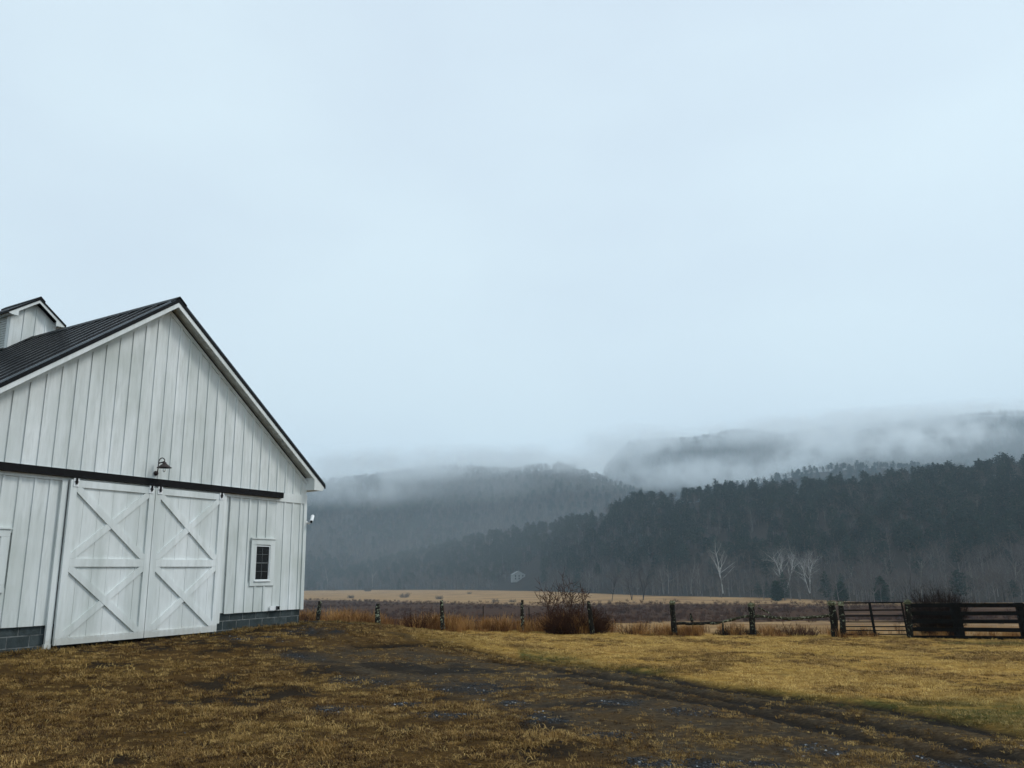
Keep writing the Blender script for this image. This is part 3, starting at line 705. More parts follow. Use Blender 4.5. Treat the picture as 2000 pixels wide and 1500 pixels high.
def shrub(rad, h, stems, twigs, core=True, r0=.012):
    m = MB()
    for k in range(stems):
        a = random.uniform(0, 6.283); b = random.random()**.6*rad*.55; p = Vector((math.cos(a)*b, math.sin(a)*b, -.08))
        d = Vector((math.cos(a)*random.uniform(.05, .75), math.sin(a)*random.uniform(.05, .75), 1)).normalized(); L = h*random.uniform(.55, 1.0)*(1.08 - .62*(b/(rad*.55))**2)
        pts = [p]; q = p.copy()
        for i in range(4):
            d = (d + rv(.20)).normalized(); q = q + d*L/4; pts.append(q.copy())
        r = r0*random.uniform(.6, 1.2); m.tube(pts, [r, r*.85, r*.6, r*.45, r*.25], 3, False)
        for j in range(twigs):
            i = random.randint(1, 3); f = random.random(); c = pts[i].lerp(pts[i+1], f); e = (rv() + Vector((0, 0, .45)) + d*.4).normalized()*L*random.uniform(.14, .36)
            m.tube([c, c+e*.5+rv(.03), c+e], [r*.45, r*.35, r*.15], 3, False)
    return m
def tuft(n, h, spread, lean, w):
    m = MB()
    for k in range(n):
        a = random.uniform(0, 6.283); b = spread*random.random()**.5; p = Vector((math.cos(a)*b, math.sin(a)*b, -.01)); t = random.uniform(0, 6.283); L = h*random.uniform(.5, 1.15)
        d = Vector((math.cos(t), math.sin(t), 0)); sd_ = Vector((-d.y, d.x, 0))*w*random.uniform(.6, 1.3); le = lean*random.uniform(.3, 1.3)
        q1 = p + d*le*L*.45 + Vector((0, 0, L*.55)); q2 = p + d*le*L + Vector((0, 0, L*max(.15, 1-.4*le)))
        m.quad(p-sd_, p+sd_, q1+sd_*.8, q1-sd_*.8); m.tri(q1-sd_*.8, q1+sd_*.8, q2)
    return m

# ------------------------------------------------------------------ fence row
def z_top(px, py, dep): return at(px, py, dep)
def post(label, px0, py0, px1, py1, dep, r, mat, moss=False, group='old posts of the fence line'):
    b = at(px0, py0, dep); t = at(px1, py1, dep); gz = float(ground_h(b[0], b[1])); ex = Vector((t[0]-b[0], 0, t[2]-b[2]))
    o = thing('fence_post', label, 'post', (b[0], b[1], gz), 0, group); H = t[2]-gz; dx = t[0]-b[0]
    m = MB(); pts, rad = [], []
    for i in range(9):
        f = i/8; pts.append((dx*f + random.uniform(-.014, .014), random.uniform(-.014, .014), -.35*(1-f) + H*f)); rad.append(r*random.uniform(.86, 1.12)*(1-.08*f))
    rad[-1] *= .7; m.tube(pts, rad, 9); m.build('shaft', mat, o)
    if moss:
        c = MB(); 
        for k in range(46):
            a = random.uniform(0, 6.28); rr = r*random.uniform(.2, 1.15); q = Vector((dx + rr*math.cos(a), rr*math.sin(a), H + random.uniform(-.13, .035))); u = rv().normalized()*.035; v = rv().normalized()*.03
            c.tri(q-u, q+u, q+v+Vector((0, 0, .02)))
        c.tube([(dx*.9, 0, H-.10), (dx, 0, H-.02), (dx, 0, H+.03)], [r*1.05, r*1.1, r*.6], 9); c.build('moss_cap', M_MOSS, o)
    return o
post('crooked lichen-spotted fence post just right of the barn corner', 617, 1224, 625, 1174, 38, .105, M_POST)
post('upright lichen-streaked fence post, second from the barn', 736, 1235, 738, 1179, 33.6, .115, M_POST)
post('fence post with pale lichened top beside the left bramble', 866, 1234, 862, 1172, 32, .085, M_POST)
post('slim straight fence post left of the big brush clump', 1020, 1234, 1020, 1172, 31, .068, M_POST)
post('leaning fence post in front of the big brush clump', 1160, 1240, 1149, 1174, 29.8, .085, M_POSTD)
post('pale-topped crooked post at the left end of the sagging rails', 1318, 1242, 1313, 1175, 29, .10, M_POSTD, True)
post('stout dark post between the two sagging rails', 1470, 1240, 1467, 1179, 28.9, .115, M_POSTD, True)
post('mossy-topped post left of the gate, where the rail ends', 1632, 1244, 1624, 1176, 28.7, .135, M_POSTD, True)
post('dark leaning hinge post of the farm gate', 1648, 1250, 1642, 1177, 28.35, .10, M_POSTD, True)
post('dark latch post between the gate and the board fence, mossy on top', 1779, 1252, 1772, 1174, 27.9, .105, M_POSTD, True)
for lab, x, y0, y1, dep in (('thin dark steel stake left of the slim straight post', 944, 1215, 1183, 36), ('thin dark steel stake right of the slim straight post', 1034, 1224, 1186, 34)):
    b = at(x, y0, dep); t = at(x, y1, dep); gz = float(ground_h(b[0], b[1]))
    o = MB().box(-.018, .018, -.003, .003, -.3, t[2]-gz).box(-.003, .003, .0035, .03, -.3, t[2]-gz).build('steel_stake', M_GATE); o.location = (b[0], b[1], gz); tag(o, lab, 'stake', 'steel stakes of the wire fence')
def rail_pole(label, pxs, deps, rad, mat):
    P = [at(x, y, d) for (x, y), d in zip(pxs, deps)]; m = MB()
    fine_ = []; rr = []
    for a, b in zip(P[:-1], P[1:]):
        for k in range(5): fine_.append(a + (b-a)*k/5 + np.array([0, random.uniform(-.015, .015), random.uniform(-.012, .012)])); rr.append(rad*random.uniform(.8, 1.2))
    fine_.append(P[-1]); rr.append(rad*.8); c = fine_[0].copy()
    m.tube([p - c for p in fine_], rr, 7); o = m.build('fence_rail', mat); o.location = c; return tag(o, label, 'rail', 'sagging pole rails')
rail_pole('broken dark pole rail lying low from the pale-topped post', [(1316, 1217.5), (1350, 1218), (1378, 1217), (1406, 1216)], [29.1, 29.1, 29.1, 29.1], .050, M_POSTD)
rail_pole('greenish pole rail rising to the stout dark post', [(1402, 1217), (1425, 1211), (1448, 1205), (1468, 1203)], [29.06, 29.05, 29.02, 29.0], .040, M_RAIL)
rail_pole('lichened pole rail sagging between stout post and gate', [(1468, 1203), (1500, 1205), (1540, 1208.5), (1575, 1206.5), (1605, 1204), (1630, 1201)], [29.05, 29.02, 28.98, 28.95, 28.9, 28.85], .050, M_RAIL)
rail_pole('short pale stick slanting down onto the sagging rail', [(1480, 1187), (1492, 1192), (1506, 1200)], [29.15, 29.1, 29.05], .022, M_RAIL)
b = at(1412, 1234, 29.3); t = at(1414, 1217, 29.3); m = MB().tube([(0, 0, -.3), (.02, 0, t[2]-b[2])], [.035, .03], 6); o = m.build('fence_stub', M_POSTD); o.location = (b[0], b[1], b[2]); tag(o, 'short dark stub propped under the broken rail', 'stake')
b = at(1352, 1212, 33); gz = float(ground_h(b[0], b[1])); m = MB().tube([(0, 0, -.2), (.02, 0, (b[2]-gz)*.6), (-.02, 0, b[2]-gz), (-.05, 0, b[2]-gz+.28)], [.05, .05, .06, .035], 7); o = m.build('broken_post', M_POSTD); o.location = (b[0], b[1], gz); tag(o, 'broken-off post standing behind the low rail', 'post')
# gate
A, B = at(1647, 1249, 28.35), at(1775, 1251, 27.95); gz = float(ground_h(A[0], A[1])); GL = math.hypot(B[0]-A[0], B[1]-A[1])
gate = thing('farm_gate', 'dark seven-bar farm gate hung between two posts', 'gate', (A[0], A[1], A[2]), math.atan2(B[1]-A[1], B[0]-A[0]))
gtop = at(1645, 1177, 28.35)[2] - A[2]; g_z = lambda py: (1249 - py)/(1249-1177)*gtop
gt2 = at(1775, 1176, 27.95)[2] - A[2]
rise = (gt2 - gtop)
for py, hh in ((1177.5, .045), (1192, .045), (1203, .052), (1215, .036), (1224, .036), (1231.5, .032), (1239, .030)):
    z = g_z(py); m = MB(); m.prism([(.03, z-hh/2), (GL-.03, z-hh/2+rise), (GL-.03, z+hh/2+rise), (.03, z+hh/2)], -.016, .016); m.build('gate_rail', M_GATE, gate)
for x, w in ((.05, .05), (GL*.485, .085), (GL-.05, .05)):
    lean = -.0
    z0, z1 = g_z(1243)+rise*x/GL, gtop+.01+rise*x/GL
    MB().prism([(x-w/2+.03, z0), (x+w/2+.03, z0), (x+w/2-.03, z1), (x-w/2-.03, z1)], -.028, -.017).build('gate_upright', M_GATE, gate)
# board fence to the right of the gate
A = at(1779, 1252, 27.9); B2 = at(2150, 1256, 26.4); FL = math.hypot(B2[0]-A[0], B2[1]-A[1])
bf = thing('board_fence', 'black five-board fence running right from the gate past the dark bush', 'fence', (A[0], A[1], A[2]), math.atan2(B2[1]-A[1], B2[0]-A[0]))
bt = at(1779, 1179, 27.9)[2] - A[2]; et = at(2150, 1182, 26.4)[2] - A[2]; eb_ = B2[2]-A[2]
px_s = lambda px: FL*(px-1779)/(2150-1779)
posts_ = [px_s(1881), px_s(2010), px_s(2150)]
ends = [0.05] + posts_
for k in range(5):
    for a, b_ in zip(ends[:-1], ends[1:]):
        f = lambda s: (eb_*s/FL)
        H0 = bt - .05; z = H0 - k*(H0-.12)/4; hh = .128*(.95+.1*random.random()); j = random.uniform(-.008, .008)
        MB().prism([(a+.004, z-hh/2+f(a)*.9+j), (b_-.004, z-hh/2+f(b_)*.9-j), (b_-.004, z+hh/2+f(b_)*.9-j), (a+.004, z+hh/2+f(a)*.9+j)], -.045, -.02).build('fence_board', M_FEN, bf)
for i, s in enumerate(posts_):
    w = .15 if i == 0 else .11
    MB().prism([(s-w+.03, -.4), (s+w+.03, -.4), (s+w*.9-.02, bt+.03+eb_*s/FL), (s-w*.9-.02, bt+.03+eb_*s/FL)], -.018, .15).build('fence_post', M_FEN, bf)

# brush clumps on the fence row
def bush(label, px, py, dep, rad, h, stems, twigs, mat, r0=.012, sx=1., tall=0):
    b = at(px, py, dep); gz = float(ground_h(b[0], b[1])); o = thing('brush_clump', label, 'bush', (b[0], b[1], gz), 0, 'brush along the fence line')
    m = shrub(rad, h, stems, twigs, True, r0); x = m.build('stems', mat, o); x.scale = (sx, .8, 1)
    if tall:
        m2 = MB()
        for k in range(tall):
            a = random.uniform(-1, 1); p = Vector((a*rad*.7*sx, random.uniform(-.3, .3), h*.4)); d = Vector((a*.35 + random.uniform(-.2, .2), random.uniform(-.2, .2), 1)); limb(m2, p, d, h*random.uniform(.6, 1.0), .016, 1, 3, .06, (0, 6, 5), lambda l: 0, 5, .12)
        m2.build('tall_twigs', mat, o)
    return o
bush('big dark red-brown brush clump around the leaning post, tall twigs above', 1126, 1234, 30.6, 1.35, 1.12, 560, 10, M_BRUSHR, .008, 1.4, 0)
b2 = at(1112, 1234, 30.9); 
sap = thing('sapling_clump', 'tall bare twigs rising behind the big brush clump', 'bush', (b2[0]-.15, b2[1]+.5, float(ground_h(b2[0], b2[1]+.5))), 0, 'brush along the fence line'); m2 = MB()
for k in range(8):
    a = -1 + 2*k/7; p = Vector((a*.5, random.uniform(-.3, .3), 0)); limb(m2, p, Vector((a*.22 + random.uniform(-.1, .1), random.uniform(-.15, .15), 1)), random.uniform(1.25, 1.75), .008, 1, 3, .08, (0, 8, 4), lambda l: 0, 5, .10)
m2.build('twigs', M_BRUSH, sap)
bush('thorny bramble clump between the second and third posts', 815, 1233, 32.5, .80, 1.15, 80, 8, M_BRUSHR, .008, 1.1, 0)
bush('dark bush behind the board fence right of the gate', 1838, 1246, 29.4, 1.0, 1.9, 520, 11, M_BRUSHD, .009, 1.05, 0)
bush('low dark bramble at the foot of the stout post', 1440, 1240, 29.5, 1.2, .45, 240, 7, M_BRUSHD, .008, 1.2)
bush('low reddish bramble under the long sagging rail', 1550, 1243, 29.4, 1.2, .50, 190, 7, M_BRUSH, .008, 1.3)
bush('small dark weeds behind the lower gate bars', 1695, 1246, 29.0, .55, .36, 110, 6, M_BRUSHD, .008, 1.2)
bush('reddish weed stalks right of the big brush clump', 1240, 1242, 29.8, .8, .75, 46, 4, M_BRUSH, .008, 1.2)
bush('rust-brown thicket beside the barn corner', 594, 1222, 37.8, .8, .85, 90, 7, M_BRUSH, .009, 1.0)

# tall dry grass along the fence row and on the slope below it
tp = proto_collection('tall_tuft', [tuft(26, .62, .20, .60, .0065).mesh('tall_tuft', M_TALL) for _ in range(4)])
N = 4200; X = RNG.uniform(-13, 24, N); off = RNG.gamma(1.5, .9, N) - .55; Y = fence_y(X) + off
keep = (fbm(X*1.3, Y*.3, 3) > .50) | ((off > 1.5) & (RNG.random(N) < .45)); keep &= ~((X > 10.8) & (RNG.random(N) < .55)); X, Y = X[keep], Y[keep]; off = off[keep]
S = RNG.uniform(.35, 1.25, len(X))*(.6+.8*fbm(X*.6+30, Y*.2, 2))*np.where(X > 4, .66, 1.0)*np.where(off < 0, .55, 1)
scatter('tall_dry_grass', np.stack([X, Y, ground_h(X, Y)], 1), np.stack([RNG.uniform(-.12, .12, len(X)), RNG.uniform(-.12, .12, len(X)), RNG.uniform(0, 6.28, len(X))], 1), S, RNG.integers(0, 4, len(X)), tp,
        'rust-brown tall dry grass along the fence line', dict(gold=np.zeros(len(X)), green=np.zeros(len(X))))

# lawn: short dead grass, with bare mud and gravel left open
lp = proto_collection('lawn_tuft', [tuft(22, .060, .085, 1.1, .0030).mesh('lawn_tuft', M_BLADE) for _ in range(5)])
N = 150000; r1 = 5.5 + 28*RNG.random(N)**1.25; bear = RNG.uniform(-.72, .72, N); X = bear*r1; Y = r1
bd, s_, d_ = barn_dist(X, Y); mk, _ = masks(X, Y); t_ = Y - fence_y(X)
dens = (1 - .93*np.clip(mk['gravel']*1.1, 0, 1))*(1 - .90*np.clip(mk['mud'], 0, 1))*(1 - .74*mk['drive'])*(.18 + .82*sstep(.38, .56, fbm(X*1.3+5, Y*1.3, 3)))
keep = (RNG.random(N) < dens) & (bd > .06) & (t_ < .6) & (X > -14) & (X < 23); X, Y = X[keep], Y[keep]; mk = {k: v[keep] for k, v in mk.items()}; n = len(X)
S = RNG.uniform(.5, 1.2, n)*np.where(RNG.random(n) < .10*(1+2*(fbm(X*1.1+60, Y*1.1, 2) > .55)), 1.5, 1.)*(1 - .35*mk['drive'])*(.8 + .25*np.clip((Y-8)/20, 0, 1)); sz = S*RNG.uniform(.6, 1.1, n)
scatter('lawn_grass', np.stack([X, Y, ground_h(X, Y)], 1), np.stack([RNG.uniform(-.2, .2, n), RNG.uniform(-.2, .2, n), RNG.uniform(0, 6.28, n)], 1), np.stack([S, S, sz], 1), RNG.integers(0, 5, n), lp,
        'short dead winter lawn, brown near and golden towards the fence', dict(gold=.55*(1-mk['gold'])*sstep(.50, .66, fbm(X*.45+77, Y*.45, 4))*RNG.random(n) + mk['gold']*np.clip(RNG.uniform(.5, 1, n)*(.15+1.5*sstep(.34, .56, fbm(X*.8+11, Y*.55, 3))), 0, 1), green=np.clip(mk['green']*RNG.uniform(.2, 1.3, n), 0, 1)))
k = 420; ss = RNG.uniform(-BW, .2, k); dd_ = RNG.gamma(1.2, .10, k) + .05; keep = ~((ss > -6.7) & (ss < -2.8) & (RNG.random(k) < .75)); ss, dd_ = ss[keep], dd_[keep]
X = BC[0] + BU[0]*ss + BN[0]*dd_; Y = BC[1] + BU[1]*ss + BN[1]*dd_; n = len(X)
scatter('wall_weeds', np.stack([X, Y, ground_h(X, Y)], 1), np.stack([RNG.uniform(-.3, .3, n), RNG.uniform(-.3, .3, n), RNG.uniform(0, 6.28, n)], 1), RNG.uniform(.8, 2.2, n), RNG.integers(0, 5, n), lp, 'dead weeds along the foot of the barn wall', dict(gold=np.zeros(n), green=RNG.random(n)*.3))
# gravel
def stone():
    m = MB(); n = 6; ring = lambda r, z, o: [(r*math.cos(6.283*(k+o)/n)*random.uniform(.75, 1.2), r*math.sin(6.283*(k+o)/n)*random.uniform(.75, 1.2), z*random.uniform(.8, 1.2)) for k in range(n)]
    a, b = ring(1, 0.05, 0), ring(.62, .62, .5); m.v = a + b + [(0, 0, .8)]
    for k in range(n):
        j = (k+1) % n; m.f += [(k, j, n+k), (j, n+j, n+k), (n+k, n+j, 2*n)]; m.m += [0, 0, 0]
    return m.mesh('stone', M_STONE)
sp = proto_collection('gravel_stone', [stone() for _ in range(5)])
P = []
for (cx, cy_, rx, ry) in GRAVEL:
    k = int(min(7000, 260*math.pi*rx*ry + 250)); P.append(np.stack([cx + RNG.normal(0, .62, k)*rx, cy_ + RNG.normal(0, .62, k)*ry], 1))
k = 9000; r1 = RNG.uniform(5.8, 19, k); P.append(np.stack([RNG.uniform(-.45, .7, k)*r1, r1], 1))
P = np.concatenate(P); X, Y = P[:, 0], P[:, 1]; mk, _ = masks(X, Y); bd, _, _ = barn_dist(X, Y)
keep = (RNG.random(len(X)) < np.clip(mk['gravel']*1.2 + .10*mk['drive'] + .01, 0, 1)) & (bd > .05); X, Y = X[keep], Y[keep]; n = len(X)
S = .007 + .014*RNG.random(n)**2.2
scatter('gravel', np.stack([X, Y, ground_h(X, Y)-.002], 1), np.stack([RNG.uniform(-.3, .3, n), RNG.uniform(-.3, .3, n), RNG.uniform(0, 6.28, n)], 1), np.stack([S, S*RNG.uniform(.6, 1, n), S*.8], 1), RNG.integers(0, 5, n), sp, 'blue-grey gravel scattered in patches over the worn drive')

# ------------------------------------------------------------------ valley brush
bp = proto_collection('valley_brush', [shrub(.9, 1.3, 26, 6, False, .022).mesh('valley_brush', M_VBR) for _ in range(4)])
N = 20000; Y = RNG.uniform(120, 640, N); tt = RNG.uniform(-.40, .75, N); X = tt*Y
rf = np.interp(tt, [-.26, -.1, 0, .19, .39, .6], [640, 470, 395, 375, 325, 285]); rn = np.interp(tt, [-.3, .08, .16, .4, .6], [0, 0, 232, 219, 195])
bm = sstep(-40, 40, rf-Y)*sstep(-12, 12, Y-rn); keep = RNG.random(N) < np.clip(bm*1.6*sstep(.34, .56, fbm(X*.02+4, Y*.05, 3)), 0, 1)*.75; X, Y = X[keep], Y[keep]; n = len(X)
scatter('valley_brush', np.stack([X, Y, ground_h(X, Y)], 1), np.stack([np.zeros(n), np.zeros(n), RNG.uniform(0, 6.28, n)], 1), RNG.uniform(.6, 1.4, n), RNG.integers(0, 4, n), bp, 'purple-brown brush covering the valley floor beyond the fence')

# ------------------------------------------------------------------ trees on the hills
bare_p = [bare_tree(random.uniform(14, 18), .013, (12, 7, 5, 4)) for _ in range(4)]; pine_p = [pine(15, 4.6, 15, .25, 1, .32), pine(16, 4.0, 17, .15, 1, .45), pine(14, 5.4, 12, .35, 1, .24), pine(17, 5.0, 15, .30, 1, .28)]
def joined(pair, mt, mc):
    m = MB(); t, c = pair; m.v = t.v + c.v; m.f = t.f + [tuple(i+len(t.v) for i in f) for f in c.f]; m.m = [0]*len(t.f) + [1]*len(c.f); return m.mesh('forest_tree', [mt, mc])
fp = proto_collection('forest_tree', [joined(p, M_BARK, M_TWIG) for p in bare_p] + [joined(p, M_BARK, M_PINE) for p in pine_p])
def base_on(px, py):
    d = ray(px, py); t = 60.
    while t < 3000:
        p = d*t; h = max(float(coarse(p[0], p[1])), float(hill_h('near', p[0], p[1])[0]))
        if p[2] + CAM_Z < h: break
        t *= 1.003
    return p[0], p[1], h
_hx, HOUSE_Y, _hz = base_on(1012, 1134); HOUSE_T = _hx/HOUSE_Y
def forest(key, name, label, n, pine_fn, smin, smax):
    b, f, g, z = HILLS[key]; T = RNG.uniform(b[0], b[-1], n); W = RNG.uniform(-.03, 1.04, n)
    Y = np.interp(T, b, f) + W*(np.interp(T, b, g)-np.interp(T, b, f)); X = T*Y; k = RNG.random(n) < np.clip(Y/Y.max()*1.4, .25, 1); X, Y, W = X[k], Y[k], W[k]; n = len(X)
    k = ~((np.abs(X/Y - HOUSE_T) < .030) & (Y < HOUSE_Y + 25) & (key == 'near')); X, Y, W = X[k], Y[k], W[k]; n = len(X)
    Z, _ = hill_h(key, X, Y); Z = np.maximum(Z, coarse(X, Y)) - .3
    isp = RNG.random(n) < pine_fn(X, Y, W); idx = np.where(isp, RNG.integers(4, 8, n), RNG.integers(0, 4, n)); S = RNG.uniform(smin, smax, n)*np.where(isp, .95, .85)
    return scatter(name, np.stack([X, Y, Z], 1), np.stack([np.zeros(n), np.zeros(n), RNG.uniform(0, 6.28, n)], 1), S, idx, fp, label)
forest('near', 'forest', 'bare trees and pines covering the near wooded hill', 12000, lambda X, Y, W: np.clip(.05 + .80*sstep(.16, .42, W)*(.55 + 1.3*(fbm(X*.02, Y*.02, 3)-.3)), 0, .92), .5, 1.12)
forest('left', 'forest', 'misty woods covering the long hill behind the barn', 26000, lambda X, Y, W: .10 + .45*sstep(.5, .65, fbm(X*.008, Y*.008, 3)), .7, 1.15)
forest('mid', 'forest', 'woods on the hazy middle ridge', 8000, lambda X, Y, W: .3 + 0*X, .7, 1.1)
forest('far', 'forest', 'woods on the far cloud-wrapped mountains', 30000, lambda X, Y, W: .2 + 0*X, .75, 1.15)

def tree_thing(name, label, cat, pair, mt, mc, loc, h, h0, rz, group, wx=1.):
    o = thing(name, label, cat, loc, rz, group); k = h/h0
    for nm, me in (('trunk', pair[0]), ('crown', pair[1])): link(me, nm, o, None, None, (k*wx, k*wx, k))
    return o
pine_m = [(p[0].mesh('trunk', M_BARK), p[1].mesh('crown', M_PINE)) for p in pine_p]
for i, (px, py, hh) in enumerate([(1230, 975, 11), (1253, 959, 14), (1275, 960, 12), (1291, 959, 13), (1311, 963, 11), (1334, 956, 12), (1352, 952, 13), (1365, 950, 12), (1397, 935, 17), (1415, 943, 14), (1431, 945, 14), (1469, 935, 17), (1509, 936, 15),
        (1543, 944, 12), (1572, 931, 16), (1600, 936, 14), (1622, 925, 17), (1638, 929, 14), (1658, 936, 12), (1685, 919, 18), (1714, 932, 13), (1737, 927, 14), (1761, 923, 14), (1788, 922, 14), (1833, 908, 16), (1865, 914, 13), (1890, 914, 13), (1932, 896, 18), (1959, 890, 19), (1995, 895, 17)]):
    sl = slope_of(px, py); b, f, g, z = HILLS['near']; dep = np.interp(sl, b, g)*random.uniform(.965, 1.0)
    t = at(px, py, dep); gz = float(hill_h('near', t[0], t[1])[0]); H = max(9, t[2]-gz)
    ORD = 'first second third fourth fifth sixth seventh eighth ninth tenth eleventh twelfth thirteenth fourteenth fifteenth'.split()
    lab = f'{ORD[i]} dark pine from the left end of the near hill skyline' if i < 15 else f'{ORD[29-i]} dark pine from the right edge along the near hill skyline'
    k = i % 4; tree_thing('pine_tree', lab, 'pine tree', pine_m[k], None, None, (t[0], t[1], gz), H, (15, 16, 14, 17)[k], random.uniform(0, 6.28), 'pines on the near skyline', min(1.25, 14/H))
# cedars in the field
ced = [pine(8, 2.5, 24, .03, 1., .50, 16) for _ in range(2)]; ced_m = [(c[0].mesh('trunk', M_BARK), c[1].mesh('crown', M_CEDAR)) for c in ced]
for i, (px, py, top, lab, wx) in enumerate(((1518, 1173, 1135, 'leftmost of three small dark green cedars at the field edge', 1.3), (1645, 1174, 1136, 'middle of three small dark green cedars, just above the gate', 1.3), (1724, 1176, 1127, 'tallest of three small dark green cedars, above the gate', 1.25))):
    x, y, z = base_on(px, py); H = at(px, top, y)[2]-z; tree_thing('cedar_tree', lab, 'cedar tree', ced_m[i % 2], None, None, (x, y, z), H, 8, i*1.3, 'cedars at the field edge', wx)
# pale sycamores and thin white trunks at the foot of the near hill
def pale_tree(name, label, px, py, top, split, thick, group, kids=(9, 5, 4, 3), mats=(None, None), spread=.3):
    x, y, z = base_on(px, py); H = at(px, top, y)[2]-z; t, c = bare_tree(H, thick, kids, .04, split, spread, .13); o = thing(name, label, 'tree', (x, y, z), 0, group)
    t.build('trunk', mats[0] or M_PALE, o); c.build('crown', mats[1] or M_PALETW, o); return o
pale_tree('sycamore_tree', 'tall white-barked sycamore with limbs reaching right, leftmost of three', 1412, 1160, 1052, 1, .013, 'white sycamores at the hill foot', (13, 8, 6, 4))
pale_tree('sycamore_tree', 'wide forked white sycamore, middle of three', 1535, 1158, 1060, 3, .014, 'white sycamores at the hill foot', (11, 8, 6, 4), spread=.45)
pale_tree('sycamore_tree', 'white sycamore with bright forked trunk, rightmost of three', 1582, 1160, 1075, 3, .015, 'white sycamores at the hill foot', (11, 8, 6, 4), spread=.35)
for px, py, top, lab in ((1350, 1160, 1085, 'thin leaning white trunk left of the leftmost sycamore, the brighter of a pair'), (1368, 1160, 1092, 'thin white trunk nearest left of the leftmost sycamore'),
        (1296, 1160, 1095, 'left of two close thin pale trunks above the pale-topped post'), (1306, 1160, 1090, 'right of two close thin pale trunks above the pale-topped post'), (1668, 1162, 1095, 'thin pale trunk between the middle and tallest cedars'),
        (1800, 1164, 1080, 'thin pale tree left of the dark bush behind the fence'), (1885, 1166, 1085, 'pale forked tree just right of the dark bush'), (1898, 1166, 1100, 'short pale trunk close right of the dark bush'),
        (1950, 1166, 1090, 'thin pale tree left of the dark bare tree near the right edge'), (1982, 1168, 1075, 'tall thin pale tree nearest the right edge'), (1150, 1158, 1100, 'thin pale tree above the leaning post'),
        (640, 1146, 1095, 'thin pale trunk in the far woods nearest the barn'), (728, 1147, 1090, 'thin pale trunk in the far woods above the second post')):
    pale_tree('pale_trunk_tree', lab, px, py, top, 1, .012, 'thin pale trees at the wood edge', (7, 3, 2, 2), (M_PALETW, M_TWIG))
for px, py, top, lab in ((1195, 1176, 1112, 'small dark bare tree alone in the field, left of the row'), (1234, 1172, 1105, 'dark bare tree in the middle of the row at the field edge'), (1256, 1172, 1098, 'thickest dark bare tree at the right of the row'), (1962, 1174, 1110, 'dark bare tree above the board fence near the right edge')):
    pale_tree('bare_tree', lab, px, py, top, 2, .016, 'dark bare trees in the field', (9, 6, 4, 3), (M_BRUSHD, M_TWIG), .18)
# small shrubs dotted over the tan field
fb = [shrub(2.6, 2.8, 90, 9, False, .035).mesh('field_shrub', M_TWIG) for _ in range(3)]
for i, (px, py, w, lab) in enumerate(((612, 1152, 18, 'low dark shrub in the tan field right beside the barn'), (652, 1153, 20, 'second low dark shrub in the tan field from the barn'), (685, 1168, 16, 'bare shrub at the near edge of the tan field above the second post'), (718, 1155, 16, 'small pale shrub near the far edge of the tan field'),
        (790, 1167, 22, 'rounded tan shrub at the brush edge above the bramble'), (858, 1170, 18, 'bare shrub just above the third fence post'), (917, 1160, 10, 'tiny shrub alone in the middle of the tan field'), (968, 1176, 16, 'bare shrub in the tan field left of the slim post'), (1001, 1177, 16, 'low bare shrub just above the slim post'))):
    x, y, z = base_on(px, py); k = w/F_PX*y/4.2; o = link(fb[i % 3], 'field_shrub', None, (x, y, z), (0, 0, i*1.1), (k*1.0, k*1.0, k*.72)); tag(o, lab, 'shrub', 'shrubs in the tan field')
# far farmhouse
x, y, z = base_on(1012, 1134); hw = 26/F_PX*y
house = thing('farmhouse', 'small pale farmhouse at the foot of the misty hill', 'house', (x, y, z), R(14)); W, D_, E_, Rg = hw*.46, hw*.32, hw*.42, hw*.66
M_HW = m_simple('white_house_paint', (.27, .29, .29), .7, .2, 0, .05); M_HR = m_simple('grey_house_roof', (.20, .21, .21), .7, .2, 0, .1)
hwl = MB(); hwl.box(-W, W, -D_, D_, -2, E_); hwl.prism([(-W*.98, E_+.01), (W*.98, E_+.01), (0, Rg-.12)], -D_+.02, D_-.02); hwl.build('house_wall', M_HW, house)
for sg in (-1, 1):
    p = [(0, Rg), (sg*(W+.5), E_-.25), (sg*(W+.5), E_-.5), (0, Rg-.25)]; p = p[::-1] if sg > 0 else p; MB().prism(p, -D_-.4, D_+.4).build('house_roof', M_HR, house)
wm = MB().box(-.55, .55, -.06, .0, 0, 1.6).mesh('house_window', M_GLASSD)
for fx in (-.6, 0, .6):
    for fz in (.16, .60): link(wm, 'house_window', house, (W*fx, -D_-.01, E_*fz))

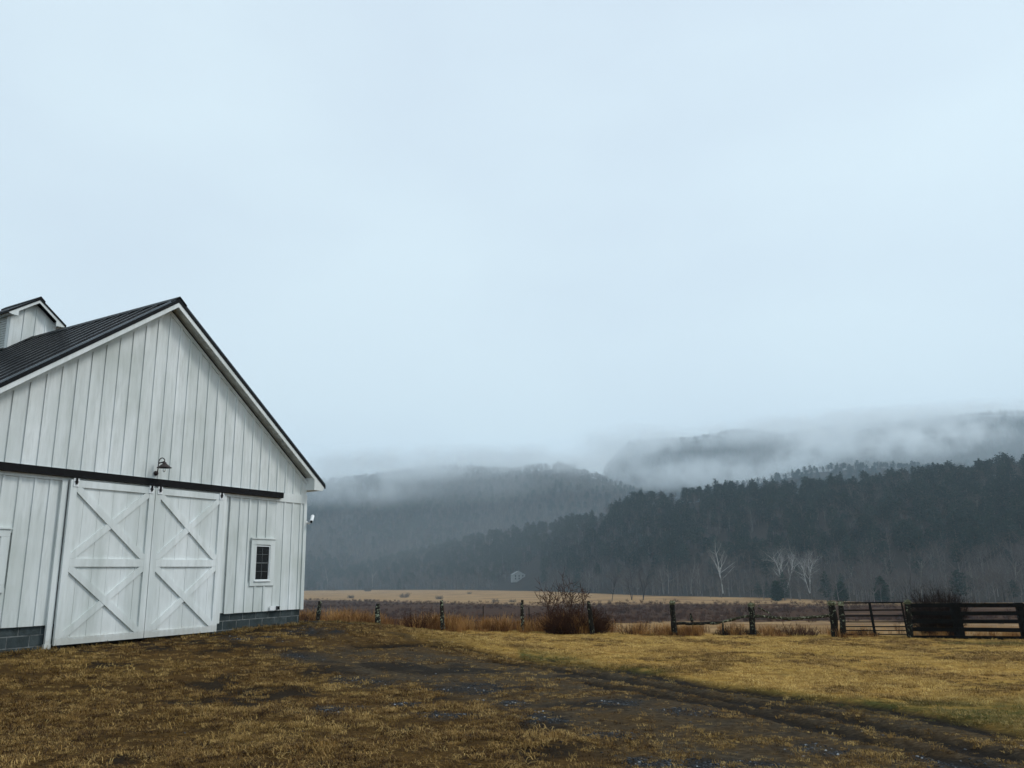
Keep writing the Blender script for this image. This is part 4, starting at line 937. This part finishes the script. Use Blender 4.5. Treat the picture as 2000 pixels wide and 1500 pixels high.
# ------------------------------------------------------------------ air: even haze over the whole valley, mist caught on the hills
def m_vol(name, dens, color, aniso=.0, noise=None):
    mt = bpy.data.materials.new(name); mt.use_nodes = True; t = mt.node_tree; t.nodes.clear(); o = t.nodes.new('ShaderNodeOutputMaterial'); v = t.nodes.new('ShaderNodeVolumePrincipled')
    v.inputs['Color'].default_value = (*color, 1); v.inputs['Anisotropy'].default_value = aniso; v.inputs['Density'].default_value = dens; t.links.new(v.outputs[0], o.inputs['Volume'])
    if noise:
        sc, lo, hi, st = noise; c = t.nodes.new('ShaderNodeTexCoord'); g = t.nodes.new('ShaderNodeNewGeometry')
        ln = t.nodes.new('ShaderNodeVectorMath'); ln.operation = 'LENGTH'; t.links.new(c.outputs['Object'], ln.inputs[0])
        fa = t.nodes.new('ShaderNodeMapRange'); fa.inputs['From Min'].default_value = 1.0; fa.inputs['From Max'].default_value = .25; fa.interpolation_type = 'SMOOTHSTEP'; t.links.new(ln.outputs['Value'], fa.inputs['Value'])
        mp_ = t.nodes.new('ShaderNodeMapping'); mp_.inputs['Scale'].default_value = st; t.links.new(g.outputs['Position'], mp_.inputs[0])
        nz_ = t.nodes.new('ShaderNodeTexNoise'); nz_.inputs['Scale'].default_value = sc; nz_.inputs['Detail'].default_value = 6; nz_.inputs['Roughness'].default_value = .66; t.links.new(mp_.outputs[0], nz_.inputs['Vector'])
        mr = t.nodes.new('ShaderNodeMapRange'); mr.inputs['From Min'].default_value = lo; mr.inputs['From Max'].default_value = hi; t.links.new(nz_.outputs[0], mr.inputs['Value'])
        m1 = t.nodes.new('ShaderNodeMath'); m1.operation = 'MULTIPLY'; t.links.new(fa.outputs[0], m1.inputs[0]); t.links.new(mr.outputs[0], m1.inputs[1])
        m2_ = t.nodes.new('ShaderNodeMath'); m2_.operation = 'MULTIPLY'; m2_.inputs[1].default_value = dens; t.links.new(m1.outputs[0], m2_.inputs[0]); t.links.new(m2_.outputs[0], v.inputs['Density'])
    return mt
hz = MB().box(-2960, 2960, -450, 3060, FLOOR-6, 500).build('haze', m_vol('valley_haze', 2.05e-4, (.68, .87, 1.0), .3)); tag(hz, 'thin even grey haze filling the valley', None, None, 'stuff')
def ball(n=20, m=12):
    b = MB(); b.lathe([(math.sin(math.pi*i/m), -math.cos(math.pi*i/m)) for i in range(m+1)], 0, 0, n); return b
def mist(label, px, py, dep, rx, ry, rz_, dens, sc, lo=.42, hi=.62, rot=0):
    p = at(px, py, dep); o = ball().build('mist_bank', m_vol('mist', dens, (.955, .985, 1), .55, (sc, lo, hi, (1, 1, 1.0)))); o.location = p; o.scale = (rx, ry, rz_); o.rotation_euler = (0, rot, 0); return tag(o, label, None, None, 'stuff')
mist('low cloud hiding the crest of the long hill behind the barn', 840, 908, 1560, 520, 170, 42, .018, .016, .41, .60)
mist('soft mist lying over the upper slope of the long hill', 880, 942, 1480, 560, 120, 62, .0045, .008, .25, .60)
mist('thin veil of mist on the left shoulder of the long hill', 700, 950, 1400, 200, 110, 48, .012, .020, .44, .60)
mist('mist curling over the right end of the long hill', 1150, 908, 1500, 120, 110, 30, .012, .020, .44, .60)
mist('soft haze hanging before the low left end of the near wooded hill', 900, 1050, 820, 420, 150, 70, .00030, .004, .10, .50)
mist('pale haze pooled along the foot of the long hill', 860, 1050, 1150, 480, 150, 95, .00035, .004, .10, .50)
mist('bright mist lying in the gap between the two hills', 1370, 925, 1640, 300, 120, 46, .018, .020, .40, .58)
mist('slanting mist plume in the middle of the far mountain', 1590, 880, 1640, 170, 110, 60, .024, .022, .46, .60, -.5)
mist('bright mist band across the right of the far mountain', 1800, 862, 1630, 270, 110, 45, .024, .022, .45, .60, -.08)
mist('pale mist over the whole face of the far mountain', 1650, 870, 1620, 580, 120, 105, .0045, .008, .25, .60)
mist('low cloud on the left end of the far mountain', 1235, 868, 1680, 150, 130, 50, .022, .018, .38, .58)
mist('low cloud brushing the tops of the far mountain', 1680, 828, 1950, 660, 160, 44, .023, .020, .42, .58, -.06)
